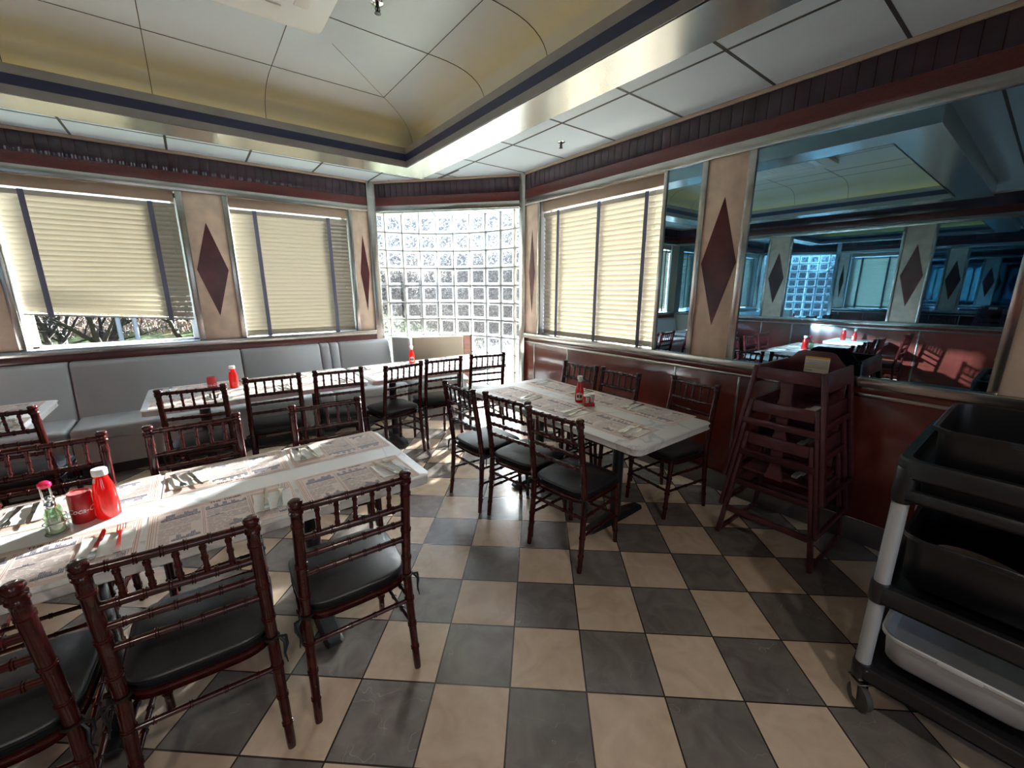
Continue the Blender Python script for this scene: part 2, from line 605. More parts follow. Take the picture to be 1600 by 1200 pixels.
def wall_mesh(name, along, rects, thick, label=None):
    """along 'x': plane y=0 growing to +y; 'y': plane x=0 growing to +x; rects (a0,a1,z0,z1)"""
    mb = MB()
    for a0, a1, z0, z1 in rects:
        if along == 'x':
            mb.box(a0, a1, 0, thick, z0, z1)
        else:
            mb.box(0, thick, a0, a1, z0, z1)
    return struct(mb.build(name, WALLP, smooth=0))

# window wall (left in the photograph) and mirror wall (right)
W0 = (-W + .25, -4.76); W1 = (-4.37, -3.168); W2 = (-2.755, -1.55); W3 = (-3.255, -1.735)
def holes(a0, a1, hs, z0, z1, top):
    out = [(a0, a1, 0, z0), (a0, a1, z1, top)]
    c = a0
    for h0, h1 in sorted(hs):
        out.append((c, h0, z0, z1)); c = h1
    out.append((c, a1, z0, z1))
    return [r for r in out if r[1] - r[0] > 1e-4]
wl = wall_mesh('wall_left', 'x', holes(-W - .2, XL - .005, [W0, W1, W2], ZS - .01, ZL, HC + .3), 0.2)
wr = wall_mesh('wall_right', 'y', holes(YB - .2, YR - .005, [W3], ZS - .01, ZL, HC + .3), 0.2)
mb = MB(); mb.box(-W - .2, -W, YB - .2, .0, 0, HC + .3)
wo = struct(mb.build('wall_opposite', WALLP, smooth=0))
mb = MB()
REAR_FILL = [(-4.6, -3.4), (-2.4, -1.2)]  # unseen rear openings, added to bring fill daylight from behind
for a0, a1, z0, z1 in holes(-W, 0, REAR_FILL, .9, 2.45, HC + .3):
    mb.box(a0, a1, YB - .2, YB, z0, z1)
wre = struct(mb.build('wall_rear', WALLP, smooth=0))

TR = [0]
def trim(mb, mats, smooth=30, label=None):
    TR[0] += 1
    return struct(mb.build('trim_%d' % TR[0], mats, smooth=smooth), label)

# horizontal bands on a wall: list of (z0,z1,thickness,material)
def band_run(p0, p1, z0, z1, th, m, bev=0.004, label=None, tiles=False):
    """box run on the inside face of the line p0->p1 (room on the right-hand side)"""
    p0, p1 = Vector((*p0, 0)), Vector((*p1, 0))
    d = p1 - p0
    ln = d.length
    ang = math.atan2(d.y, d.x)
    M = Matrix.Translation(p0) @ Matrix.Rotation(ang, 4, 'Z')
    mb = MB()
    if tiles:
        k = max(1, round(ln / 0.0775))
        w = ln / k
        for i in range(k):
            mb.box(i * w + .0012, (i + 1) * w - .0012, -th - random.uniform(0, .0012), 0, z0, z1, 0, bev=0.0035, M=M, seg=2)
        mb.box(0, ln, -th * .6, 0, z0, z1, 1, M=M)
        return trim(mb, [m, DIAM], label=label)
    mb.box(0, ln, -th, 0, z0, z1, 0, bev=bev, M=M)
    return trim(mb, m, label=label)

# heights: beige 2.83-2.857, plum tile 2.685-2.83, wood 2.57-2.685, steel 2.505-2.57
RUNS_TOP = [((-W, 0), (XL - .1, 0)), ((XL, 0.0), (0.0, YR)), ((0, YR - .1), (0, YB))]
for p0, p1 in RUNS_TOP:
    band_run(p0, p1, 2.832, 2.857, .03, TANTRIM)
    band_run(p0, p1, 2.672, 2.832, .016, PLUM, tiles=True)
    band_run(p0, p1, 2.575, 2.672, .022, REDTRIM)
    band_run(p0, p1, 2.505, 2.575, .028, STEEL)
# opposite wall repeats them
p0, p1 = (-W, YB), (-W, 0)
band_run(p0, p1, 2.832, 2.857, .03, TANTRIM)
band_run(p0, p1, 2.672, 2.832, .016, PLUM, tiles=False)
band_run(p0, p1, 2.575, 2.672, .022, REDTRIM)
band_run(p0, p1, 2.505, 2.575, .028, STEEL)

# corner lintel core and soffit over the curved glass
mb = MB()
d = Vector((-XL, YR, 0)); ln = d.length
M = Matrix.Translation((XL, 0, 0)) @ Matrix.Rotation(math.atan2(d.y, d.x), 4, 'Z')
mb.box(-.02, ln + .02, 0.0, .05, 2.505, HC + .3, M=M)
poly = [(XL, 0), (0, YR)] + [arc(a, .05) for a in range(0, 91, 6)]
mb.prism(poly, 2.505, 2.56)
trim(mb, CEILP, smooth=0)
# soffit joints: pale tiles over the glass
mb = MB()
for k in range(1, 9):
    a = 83.8 - 9.85 * k + 9.85
    x, y = arc(a, -.02)
    x2, y2 = arc(a, -.30)
    mb.tube([(x, y, 2.503), (x2, y2, 2.503)], .0025, 6)
trim(mb, MORTAR)

# steel corner posts
mb = MB(); mb.box(XL - .105, XL, -.035, 0.05, 0, HC, bev=.004)
trim(mb, STEEL, label='brushed steel post left of the glass blocks')
mb = MB(); mb.box(-.035, .05, YR - .105, YR, 0, HC, bev=.004)
trim(mb, STEEL, label='brushed steel post right of the glass blocks')

# ---- glass block corner
NB = 9; DA = 9.85; A0 = 83.9; PZ = .219; ZT = 2.505
edges_a = [90.0] + [A0 - DA * k for k in range(NB)] + [0.0]
me = bpy.data.meshes.new('window_4')
bm = bmesh.new()
uvl = bm.loops.layers.uv.new('UVMap')
def addstrip(grow):
    for k in range(len(edges_a) - 1):
        a0, a1 = edges_a[k], edges_a[k + 1]
        u0, u1 = (k - (a0 - A0 - 0) / DA if False else (A0 - a0) / DA + 10), (A0 - a1) / DA + 10
        S = 4
        for s in range(S):
            b0, b1 = a0 + (a1 - a0) * s / S, a0 + (a1 - a0) * (s + 1) / S
            q0, q1 = u0 + (u1 - u0) * s / S, u0 + (u1 - u0) * (s + 1) / S
            z1 = ZT; r = 0
            x0, y0 = arc(b0, grow); x1, y1 = arc(b1, grow)
            vs = [bm.verts.new((x0, y0, 0.0)), bm.verts.new((x1, y1, 0.0)), bm.verts.new((x1, y1, ZT)), bm.verts.new((x0, y0, ZT))]
            f = bm.faces.new(vs)
            for lp_, uv in zip(f.loops, ((q0, 20 - ZT / PZ), (q1, 20 - ZT / PZ), (q1, 20), (q0, 20))):
                lp_[uvl].uv = uv
            f.smooth = True
addstrip(0.0)
bm.to_mesh(me); bm.free()
me.materials.append(GBLOCK)
gb = bpy.data.objects.new('window_4', me); COL.objects.link(gb)
struct(gb, 'curved corner window of clear glass blocks')
mb = MB()
hw = .0055
for k in range(0, NB + 0):
    a = edges_a[k + 1]
    x, y = arc(a, -.012); x2, y2 = arc(a, .055)
    dd = Vector((x2 - x, y2 - y, 0)); t = Vector((-dd.y, dd.x, 0)).normalized() * hw
    P = [Vector((x, y, 0)) - t, Vector((x2, y2, 0)) - t, Vector((x2, y2, 0)) + t, Vector((x, y, 0)) + t]
    mb.prism([(p.x, p.y) for p in P], 0.0, ZT)
for j in range(1, 12):
    z = ZT - PZ * j
    ring = [arc(90 - 90 * i / 45, -.010) for i in range(46)]
    ring2 = [arc(90 - 90 * i / 45, .055) for i in range(46)]
    vs, fs = [], []
    for (x, y), (x2, y2) in zip(ring, ring2):
        vs += [(x, y, z - hw), (x2, y2, z - hw), (x2, y2, z + hw), (x, y, z + hw)]
    for i in range(45):
        for q in range(4):
            fs.append((i * 4 + q, i * 4 + (q + 1) % 4, i * 4 + 4 + (q + 1) % 4, i * 4 + 4 + q))
    mb.add(vs, fs)
mb.build('mortar_joints', MORTAR, parent=gb, smooth=30)

# ---- wainscot, sill strips, baseboard of the right wall
band_run((0, YR - .105), (0, YB), .16, .945, .012, RED, bev=.002, label='glossy maroon wainscot on the right wall')
band_run((0, YR - .105), (0, YB), .968, 1.01, .014, RED, bev=.002)
band_run((0, YR - .105), (0, YB), .945, .968, .018, STEEL)
band_run((0, YR - .105), (0, YB), 1.01, 1.065, .045, STEEL)
mb = MB(); mb.box(-.018, 0, YB, YR - .105, 0, .15, 0, bev=.003); mb.box(-.02, 0, YB, YR - .105, .15, .16, 1, bev=.001)
struct(mb.build('baseboard_right', [BASEB, STEEL]))
for y in (-1.665, -2.22, -3.50, -4.02, -5.3, -6.6):
    mb = MB(); mb.box(-.017, -.01, y - .008, y + .008, .16, .945, bev=.002)
    trim(mb, STEEL)
# opposite wall lower part
band_run((-W, YB), (-W, -.7), .16, .945, .012, RED, bev=.002, label='glossy maroon wainscot across the room')
band_run((-W, YB), (-W, -.7), .968, 1.01, .014, RED, bev=.002)
band_run((-W, YB), (-W, -.7), .945, .968, .018, STEEL)
band_run((-W, YB), (-W, -.0), 1.01, 1.065, .045, STEEL)
mb = MB(); mb.box(-W, -W + .018, YB, -.7, 0, .15, 0, bev=.003)
struct(mb.build('baseboard_opposite', BASEB))
for y in (-1.92, -2.45, -4.17, -5.6):
    mb = MB(); mb.box(-W + .01, -W + .017, y - .01, y + .01, .16, .945, bev=.002)
    trim(mb, STEEL)
# window wall: steel sill strip and wood strip above the bench
band_run((-W, 0), (XL - .105, 0), 1.01, 1.065, .045, STEEL)
band_run((-W, 0), (XL - .105, 0), .935, 1.01, .03, REDTRIM)
band_run((-W, 0), (XL - .105, 0), .0, .935, .01, REDTRIM)

# ---- pillars with diamond inlays
def pillar(wall, a0, a1, s0, s1, dc, dh, label):
    """a0..a1 full width incl. steel edges of s0 / s1; diamond centre dc half width dh"""
    mb = MB()
    def bx(u0, u1, z0, z1, th, mi, bev=.002):
        if wall == 'L': mb.box(u0, u1, -th, 0, z0, z1, mi, bev=bev)
        elif wall == 'R': mb.box(-th, 0, u0, u1, z0, z1, mi, bev=bev)
        else: mb.box(-W, -W + th, u0, u1, z0, z1, mi, bev=bev)
    bx(a0 + s0, a1 - s1, ZS, ZL, .012, 0)
    if s0: bx(a0, a0 + s0, ZS, ZL, .022, 1)
    if s1: bx(a1 - s1, a1, ZS, ZL, .022, 1)
    o = trim(mb, [TAN, STEEL], label=label)
    mb = MB()
    P = [(dc, 2.235), (dc - dh, 1.775), (dc, 1.31), (dc + dh, 1.775)]
    if wall == 'L':
        vs = [(u, -.0145, z) for u, z in P] + [(u, -.011, z) for u, z in P]
    elif wall == 'R':
        vs = [(-.0145, u, z) for u, z in P] + [(-.011, u, z) for u, z in P]
    else:
        vs = [(-W + .0145, u, z) for u, z in P] + [(-W + .011, u, z) for u, z in P]
    fs = [(0, 1, 2, 3), (7, 6, 5, 4)] + [(i, i + 4, (i + 1) % 4 + 4, (i + 1) % 4) for i in range(4)]
    mb.add(vs, fs)
    d_ = mb.build('diamond_inlay', DIAM, parent=o, smooth=0)
    d_['label'] = 'dark maroon diamond inlay'
    return o
pillar('L', -4.76, -4.37, .045, .045, -4.565, .133, 'tan pillar at the left edge of the photograph')
pillar('L', -3.168, -2.755, .05, .045, -2.963, .133, 'tan pillar with a maroon diamond between the two left windows')
pillar('L', -1.55, XL - .105, .035, .0, -1.405, .055, 'narrow tan pillar left of the steel corner post')
pillar('R', -1.735, YR - .105, .03, .0, -1.606, .052, 'narrow tan pillar right of the steel corner post')
pillar('R', -3.955, -3.575, .05, .045, -3.764, .131, 'wide tan pillar with a maroon diamond between two mirrors')
pillar('R', -5.70, -5.225, .075, .04, -5.47, .131, 'tan pillar at the right edge of the photograph')
pillar('O', -2.26, -1.86, .04, .04, -2.06, .131, 'tan pillar on the opposite wall seen in the mirror')
pillar('O', -4.13, -3.74, .04, .04, -3.935, .131, 'second tan pillar on the opposite wall seen in the mirror')
pillar('O', -6.0, -5.6, .04, .04, -5.8, .131, 'third tan pillar on the opposite wall')

# steel jamb beside window 3
mb = MB(); mb.box(-.022, 0, -3.285, -3.255, ZS, ZL, bev=.003); trim(mb, STEEL)

# ---- mirrors
def mirror(name, label, wall, a0, a1):
    mb = MB()
    if wall == 'R': mb.box(-.008, -.001, a0, a1, ZS, ZL)
    else: mb.box(-W + .001, -W + .008, a0, a1, ZS, ZL)
    tag(mb.build(name, MIRROR, smooth=0), label, 'mirror')
mirror('wall_mirror', 'narrow blue-tinted wall mirror beside the right-hand blind', 'R', -3.575, -3.285)
mirror('wall_mirror', 'large blue-tinted wall mirror above the high chairs', 'R', -5.225, -3.955)
mirror('wall_mirror', 'wall mirror on the opposite wall near the window corner, seen by reflection', 'O', -1.86, -.02)
mirror('wall_mirror', 'wall mirror between two pillars of the opposite wall, seen by reflection', 'O', -3.74, -2.26)
mirror('wall_mirror', 'wall mirror on the opposite wall farthest from the windows, seen by reflection', 'O', -5.6, -4.13)

# ---- windows (frame + pane) and blinds
def window(i, wall, a0, a1, label):
    mb = MB()
    d0, d1 = .13, .18
    z0, z1 = ZS - .01, ZL
    f = .05
    def bx(u0, u1, q0, q1, e0=d0, e1=d1, mi=0):
        if wall == 'L': mb.box(u0, u1, e0, e1, q0, q1, mi, bev=.004)
        else: mb.box(e0, e1, u0, u1, q0, q1, mi, bev=.004)
    bx(a0, a0 + f, z0, z1); bx(a1 - f, a1, z0, z1)
    bx(a0, a1, z1 - f, z1); bx(a0, a1, z0, z0 + .028)
    # reveal lining
    bx(a0, a0 + .006, z0, z1, .0, d0); bx(a1 - .006, a1, z0, z1, .0, d0); bx(a0, a1, z0 - .004, z0 + .008, -.002, d0)
    o = struct(mb.build('window_%d' % i, WINF), label)
    mb = MB()
    if wall == 'L': mb.quad((a0 + f, .155, z0 + .02), (a1 - f, .155, z0 + .02), (a1 - f, .155, z1 - f), (a0 + f, .155, z1 - f))
    else: mb.quad((.155, a0 + f, z0 + .02), (.155, a1 - f, z0 + .02), (.155, a1 - f, z1 - f), (.155, a0 + f, z1 - f))
    mb.build('pane', GLASSP, parent=o, smooth=0)
window(1, 'L', *W1, 'left window with the blind raised a little')
window(2, 'L', *W2, 'window between the two left pillars')
window(3, 'R', *W3, 'window on the right wall')
window(5, 'L', *W0, 'window beyond the left edge')

def blind(wall, a0, a1, zb0, zb1, tapes, tilt, pitch, label, gap_side=.012, cords=()):
    """zb0/zb1: bottom height at a0 / a1"""
    t = thing('window_blind', label, 'blind', ((a0 + a1) / 2, .05, ZL) if wall == 'L' else (.05, (a0 + a1) / 2, ZL),
              0 if wall == 'L' else PI / 2)
    # local x along wall, local y out of the window for 'L'; for 'R' rot 90: local x -> +Y, local y -> -X
    hw_ = (a1 - a0) / 2 - gap_side
    sgn = 1 if wall == 'L' else -1           # direction of "outside" in local y
    mb = MB(); mb.box(-hw_, hw_, -.035, -.005, -.095, -.004, bev=.004) if wall == 'L' else mb.box(-hw_, hw_, .005, .035, -.095, -.004, bev=.004)
    mb.build('valance', TANTRIM, t)
    mb = MB(); mb.box(-hw_, hw_, -.02, .02, -.155, -.112, bev=.004)
    mb.build('headrail', SLAT, t)
    mb = MB()
    ztop = -.175
    n_ = int((ZL + ztop - (zb0 + zb1) / 2 - .03) / pitch)
    for i in range(n_ + 1):
        z = ztop - i * pitch
        fr = i / max(1, n_)
        skew = (zb1 - zb0) * max(0, (fr - .8) / .2) if n_ else 0
        vs, fs = [], []
        K = 4
        for xx, sk in ((-hw_, -skew / 2), (hw_, skew / 2)):
            for k in range(K + 1):
                s = (k / K - .5) * .05
                yy = s * math.cos(tilt)
                zz = -sgn * s * math.sin(tilt)            # outer edge down, inner edge up
                cr = .0065 * (1 - (2 * k / K - 1) ** 2)
                vs.append((xx, yy + cr * math.sin(tilt) * sgn, z + zz + sk + cr * math.cos(tilt)))
        for k in range(K):
            fs.append((k, k + 1, K + 1 + k + 1, K + 1 + k))
        # thickness
        o_ = len(vs)
        vs += [(x_, y_, z_ - .0022) for x_, y_, z_ in vs]
        fs += [tuple(q + o_ for q in reversed(f_)) for f_ in fs]
        mb.add(vs, fs)
    mb.build('slats', SLAT, t, smooth=40)
    zl0, zl1 = zb0 - ZL, zb1 - ZL
    mb = MB()
    mb.add([(-hw_, y_, z_) for y_ in (-.025, .025) for z_ in (zl0, zl0 + .016)] + [(hw_, y_, z_) for y_ in (-.025, .025) for z_ in (zl1, zl1 + .016)],
           [(0, 1, 3, 2), (4, 6, 7, 5), (0, 4, 5, 1), (2, 3, 7, 6), (0, 2, 6, 4), (1, 5, 7, 3)])
    mb.build('bottom_rail', SLAT, t, smooth=0)
    for a in tapes:
        x = a - (a0 + a1) / 2
        zz = zl0 + (zl1 - zl0) * (x + hw_) / (2 * hw_) - .012
        mb = MB(); mb.box(x - .019, x + .019, -.031, -.029, zz, -.11); mb.box(x - .019, x + .019, .029, .031, zz, -.11)
        mb.box(x - .019, x + .019, -.031, .031, zz, zz + .0025)
        mb.build('ladder_tape', TAPE, t, smooth=0)
    for a, z in cords:
        x = a - (a0 + a1) / 2
        yy = -.036 if wall == 'L' else .036
        mb = MB(); mb.tube([(x, yy, -.11), (x + .003, yy, -.4), (x, yy, z - ZL)], .0016, 6)
        mb.lathe([(.003, 0), (.006, -.01), (.005, -.03), (.002, -.035)], (x, yy, z - ZL), 8)
        mb.build('pull_cord', CORDM, t)
    return t
blind('L', W1[0], W1[1], 1.365, 1.275, (-4.184, -3.369), math.radians(68), .0435,
      'cream slatted blind on the left window, raised to show grass and trees', gap_side=.02, cords=((-3.24, 1.95),))
blind('L', W2[0], W2[1], 1.078, 1.075, (-2.523, -1.782), math.radians(71), .0435,
      'cream slatted blind fully lowered between the two left pillars', cords=((-1.68, 1.75), (-1.66, 1.62)))
blind('R', W3[0], W3[1], 1.070, 1.070, (-1.988, -2.545, -3.075), math.radians(70), .0455,
      'cream slatted blind with three tapes on the right wall', cords=((-3.17, 1.9),))
blind('L', W0[0], W0[1], 1.10, 1.10, (-5.2,), math.radians(68), .0435, 'cream slatted blind on the window beyond the left edge')

# ------------------------------------------------------------------ ceiling
TX0, TX1, TY0, TY1 = -4.6, -1.40, -4.35, -1.40     # tray opening
OX0, OX1, OY0, OY1 = -4.90, -1.10, -4.66, -1.10    # beam outside
mb = MB()
rects = [(-W, OX0, YB, 0), (OX1, 0, YB, 0), (OX0, OX1, YB, OY0), (OX0, OX1, OY1, 0)]
for x0, x1, y0, y1 in rects:
    mb.box(x0, x1, y0, y1, HC, HC + .03)
ce = struct(mb.build('ceiling', CEILP, smooth=0), 'pale grey panel ceiling around the tray')
mb = MB()
s_ = .009
def seamx(x, y0, y1): mb.box(x - s_, x + s_, y0, y1, HC - .0015, HC + .001)
def seamy(y, x0, x1): mb.box(x0, x1, y - s_, y + s_, HC - .0015, HC + .001)
seamx(-.675, YB, 0); seamx(-.02, YB, YR)
seamy(-.45, -W, 0)
seamy(-.02, -W, -1.3)
ys = [-1.466 - .637 * i for i in range(-2, 13)]
for y in ys:
    seamy(y, OX1, 0)
for x in [-1.913 + .63 * i for i in range(-6, 3)]:
    seamx(x, OY1, 0)
for y in [-4.9, -5.5, -6.1, -6.7, -7.3, -7.9, -8.5]:
    seamy(y, -W, OX1)
mb.build('panel_joints', SEAM, parent=ce, smooth=0)

# steel beam ring
def ring_box(mb, x0, x1, y0, y1, X0, X1, Y0, Y1, z0, z1, mi=0):
    """inner rect lower-case, outer rect upper-case; mitred closed ring"""
    inn = [(x0, y0), (x1, y0), (x1, y1), (x0, y1)]
    out = [(X0, Y0), (X1, Y0), (X1, Y1), (X0, Y1)]
    vs = [(*p, z) for z in (z0, z1) for p in inn] + [(*p, z) for z in (z0, z1) for p in out]
    fs = []
    for i in range(4):
        j = (i + 1) % 4
        fs += [(i, j, 4 + j, 4 + i), (8 + j, 8 + i, 12 + i, 12 + j), (i, 8 + i, 8 + j, j), (4 + i, 4 + j, 12 + j, 12 + i)]
    mb.add(vs, fs, mi)
mb = MB()
ring_box(mb, TX0, TX1, TY0, TY1, OX0, OX1, OY0, OY1, 2.70, 2.86)
trim(mb, STEELB, smooth=0, label='brushed steel beam framing the ceiling tray')
for z0, z1, m_, e in ((2.70, 2.752, GREYST, .004), (2.752, 2.812, BLUE, .003), (2.812, 2.865, GREYST, .004)):
    mb = MB()
    ring_box(mb, TX0 + e, TX1 - e, TY0 + e, TY1 - e, TX0 - .01, TX1 + .01, TY0 - .01, TY1 + .01, z0, z1)
    trim(mb, m_, smooth=0)
# vault
def vz(q):   # q 0..1 from springing to crown ; returns (inset, z)
    x = 1 - q
    return .46 * q, 2.855 + .262 * (1 - x ** 3) ** (1 / 3)
mb = MB()
qs = [0, .005, .02, .05, .1, .17, .26, .38, .52, .7, .85, 1.0]
base = (TX0 - .16, TX1 + .16, TY0 - .16, TY1 + .16)
rings = []
for q in qs:
    i_, z = vz(q)
    rings.append([(base[0] + i_, base[2] + i_, z), (base[1] - i_, base[2] + i_, z), (base[1] - i_, base[3] - i_, z), (base[0] + i_, base[3] - i_, z)])
vs = [p for r in rings for p in r]
fs = []
for r in range(len(rings) - 1):
    for i in range(4):
        j = (i + 1) % 4
        fs.append((r * 4 + j, r * 4 + i, (r + 1) * 4 + i, (r + 1) * 4 + j))
k = (len(rings) - 1) * 4
fs.append((k + 3, k + 2, k + 1, k))
mb.add(vs, fs)
va = struct(mb.build('ceiling', VAULT, smooth=40), 'curved vault over the ceiling tray')
# vault joints
FX0, FX1, FY0, FY1 = rings[-1][0][0], rings[-1][1][0], rings[-1][0][1], rings[-1][2][1]
mb = MB()
r_ = .0022
zc = vz(1)[1] - .001
for a, b in (((FX0, FY0), (FX1, FY0)), ((FX1, FY0), (FX1, FY1)), ((FX1, FY1), (FX0, FY1)), ((FX0, FY1), (FX0, FY0))):
    mb.tube([(*a, zc), (*b, zc)], r_, 5)
XJ = [-3.20, -2.507, -3.89]; YJ = [-2.507, -3.2]
for x in XJ:
    mb.tube([(x, FY0, zc), (x, FY1, zc)], r_, 5)
    for sg, ye in ((-1, base[3]), (1, base[2])):
        mb.tube([(x, ye + sg * vz(q)[0], vz(q)[1] - .001) for q in qs], r_, 5)
for y in YJ:
    mb.tube([(FX0, y, zc), (FX1, y, zc)], r_, 5)
    for sg, xe in ((-1, base[1]), (1, base[0])):
        mb.tube([(xe + sg * vz(q)[0], y, vz(q)[1] - .001) for q in qs], r_, 5)
for cx, cy, sx, sy in ((base[1], base[3], -1, -1), (base[0], base[3], 1, -1)):
    mb.tube([(cx + sx * vz(q)[0], cy + sy * vz(q)[0], vz(q)[1] - .001) for q in qs], .0012, 5)
    mb.tube([(cx + sx * .46, cy + sy * .46, zc), (cx + sx * 1.0, cy + sy * 1.0, zc)], .0012, 5)
mb.build('panel_joints', SEAM, parent=va, smooth=0)
mb = MB(); mb.box(-W - .25, .25, YB - .25, .25, HC + .3, HC + .42)
struct(mb.build('sun_block_slab', SUNBLOCK, smooth=0))  # unseen slab added to keep the sun out of the cove
# cove lights lying on the beam
for nm, (x0, x1, y0, y1), lab in (('cove_light', (TX0 + .05, TX1 - .05, TY1 + .115, TY1 + .135), 'yellow cove strip light along the window side of the ceiling tray'),
                                  ('cove_light', (TX1 + .115, TX1 + .135, TY0 + .05, TY1 - .05), 'yellow cove strip light along the mirror side of the ceiling tray'),
                                  ('cove_light', (TX0 - .135, TX0 - .115, TY0 + .05, TY1 - .05), 'yellow cove strip light on the far side of the tray, seen in the mirror'),
                                  ('cove_light', (TX0 + .05, TX1 - .05, TY0 - .135, TY0 - .115), 'yellow cove strip light on the near side of the ceiling tray')):
    mb = MB(); mb.box(x0, x1, y0, y1, 2.861, 2.871, bev=.002)
    tag(mb.build(nm, LEDM), lab, 'light')

# ceiling cassette air conditioner
t = thing('air_conditioner', 'white ceiling cassette air conditioner in the middle of the tray', 'air conditioner', (-2.885, -2.905, 3.113))
mb = MB(); mb.prism(rounded(-.535, .535, -.535, .535, .06), -.05, 0, bev=.012)
mb.build('panel', WHITEP, t)
mb = MB()
for i in range(9):
    mb.box(-.24, .24, -.24 + i * .06 - .008, -.24 + i * .06 + .008, -.053, -.044, bev=.002)
mb.box(-.25, .25, -.25, .25, -.047, -.044, 1)
mb.build('intake_grille', [WHITEP, SEAM], t)
for a in range(4):
    M = Matrix.Rotation(a * PI / 2, 4, 'Z')
    mb = MB(); mb.box(-.31, .31, .34, .43, -.0475, -.044, 1, M=M)
    mb.box(-.30, .30, .35, .42, -.056, -.05, 0, bev=.002, M=M @ Matrix.Rotation(.0, 4, 'X'))
    mb.build('louvre', [WHITEP, SEAM], t)

def sprinkler(x, y, z, label):
    t = thing('sprinkler', label, 'sprinkler', (x, y, z))
    mb = MB(); mb.lathe([(.036, 0), (.036, -.004), (.030, -.008), (.014, -.009)], seg=16); mb.build('escutcheon', CHROME, t)
    mb = MB(); mb.lathe([(.010, -.006), (.010, -.022), (.006, -.026), (.006, -.045)], seg=10)
    mb.tube([(-.009, 0, -.02), (-.013, 0, -.034), (-.004, 0, -.05)], .003, 6); mb.tube([(.009, 0, -.02), (.013, 0, -.034), (.004, 0, -.05)], .003, 6)
    mb.build('frame', IRON, t)
    mb = MB(); mb.lathe([(.017, -.05), (.018, -.053), (.004, -.055)], seg=12); mb.build('deflector', IRON, t)
sprinkler(-.385, -2.43, HC, 'small ceiling sprinkler in the panel above the right-hand blind')
sprinkler(-2.15, -2.80, 3.116, 'ceiling sprinkler beside the air conditioner at the top edge')

# recessed downlights
def downlight(x, y, z, label, power):
    t = thing('downlight', label, 'light', (x, y, z), group='recessed downlights behind the camera')
    mb = MB(); mb.lathe([(.085, 0), (.085, -.006), (.065, -.008), (.062, -.002)], seg=20); mb.build('trim_ring', WHITEP, t)
    mb = MB(); mb.lathe([(.058, -.004), (.03, -.0045)], seg=20); mb.build('lens', LAMPW, t)
    la = bpy.data.lights.new('downlight_lamp', 'AREA')
    la.shape = 'DISK'; la.size = .12; la.energy = power; la.color = (1.0, .92, .82); la.spread = math.radians(140)
    lo = bpy.data.objects.new('downlight_lamp', la); COL.objects.link(lo)
    lo.parent = t; lo.location = (0, 0, -.012)
for x, y in ((-2.5, -6.3), (-4.3, -6.3)):
    downlight(x, y, HC, 'recessed ceiling downlight behind the camera', 3.0)

# ------------------------------------------------------------------ banquette along the window wall
def bench(name, label, x0, x1, pads, loc_y=0.0):
    cx = (x0 + x1) / 2
    t = thing(name, label, 'bench', (cx, -.011, 0), group='grey banquette sections')
    mb = MB(); mb.box(x0 - cx, x1 - cx, -.60, -.015, .10, .335, bev=.006)
    mb.build('base', GREY, t)
    mb = MB(); mb.box(x0 - cx + .01, x1 - cx - .01, -.55, -.015, 0, .10)
    mb.build('plinth', DARKP, t, smooth=0)
    mb = MB(); mb.box(x0 - cx + .003, x1 - cx - .003, -.645, -.135, .335, .455, bev=.035, seg=4)
    mb.build('seat', GREY, t)
    for p0, p1 in pads:
        mb = MB()
        M = Matrix.Translation((0, -.03, .42)) @ Matrix.Rotation(math.radians(8.5), 4, 'X') if False else None
        # slanted pad: thick at the bottom
        prof = [(-.015, .40), (-.185, .40), (-.185, .45), (-.10, .90), (-.085, .932), (-.06, .942), (-.02, .945), (-.015, .93)]
        vs, fs = [], []
        w = p1 - p0
        xs = [(0, .018), (.006, .006), (.022, 0), (w - .022, 0), (w - .006, .006), (w, .018)]
        for xx, ins in xs:
            for (yy, zz) in prof:
                y2 = yy if yy > -.03 else yy + ins
                z2 = zz if zz < .93 else zz - ins * .5
                vs.append((p0 - cx + xx, y2, z2))
        n_ = len(prof)
        for i in range(len(xs) - 1):
            for k in range(n_):
                k2 = (k + 1) % n_
                fs.append((i * n_ + k, i * n_ + k2, (i + 1) * n_ + k2, (i + 1) * n_ + k))
        fs.append(tuple(reversed(range(n_)))); fs.append(tuple((len(xs) - 1) * n_ + k for k in range(n_)))
        mb.add(vs, fs)
        mb.build('backrest', GREY, t, smooth=50)
    return t
bench('banquette_bench', 'grey vinyl banquette section at the far left under the raised blind', -W + .05, -4.142, [(-W + .05, -4.142)])
bench('banquette_bench', 'long grey vinyl banquette section under the left windows', -4.135, -2.045, [(-4.135, -2.842), (-2.836, -2.045)])
bench('banquette_bench', 'grey vinyl banquette section with two narrow channels beside the corner post', -2.04, -1.19,
      [(-2.04, -1.935), (-1.931, -1.83), (-1.826, -1.19)])
# angled corner section in front of the glass blocks
t = thing('corner_bench', 'corner bench with beige back pad in front of the glass blocks', 'bench', (-.9, -.5, 0))
def slab(p0, p1, th, z0, z1, m_, name, bev=.02, lab=None):
    a, b = Vector((p0[0] + .9, p0[1] + .5, 0)), Vector((p1[0] + .9, p1[1] + .5, 0))
    d_ = b - a
    M = Matrix.Translation(a) @ Matrix.Rotation(math.atan2(d_.y, d_.x), 4, 'Z')
    mb = MB(); mb.box(.002, d_.length - .002, -th, 0, z0, z1, bev=bev, M=M, seg=3)
    o = mb.build(name, m_, t)
    if lab: o['label'] = lab
slab((-1.12, -.10), (-.965, -.31), .07, .40, .968, GREY, 'backrest')
slab((-.965, -.31), (-.325, -.525), .07, .40, .968, TANV, 'backrest', lab='beige back pad')
slab((-.325, -.525), (-.205, -.56), .04, .0, .972, ROSE, 'end_panel', bev=.004, lab='rose wood end panel')
mb = MB()
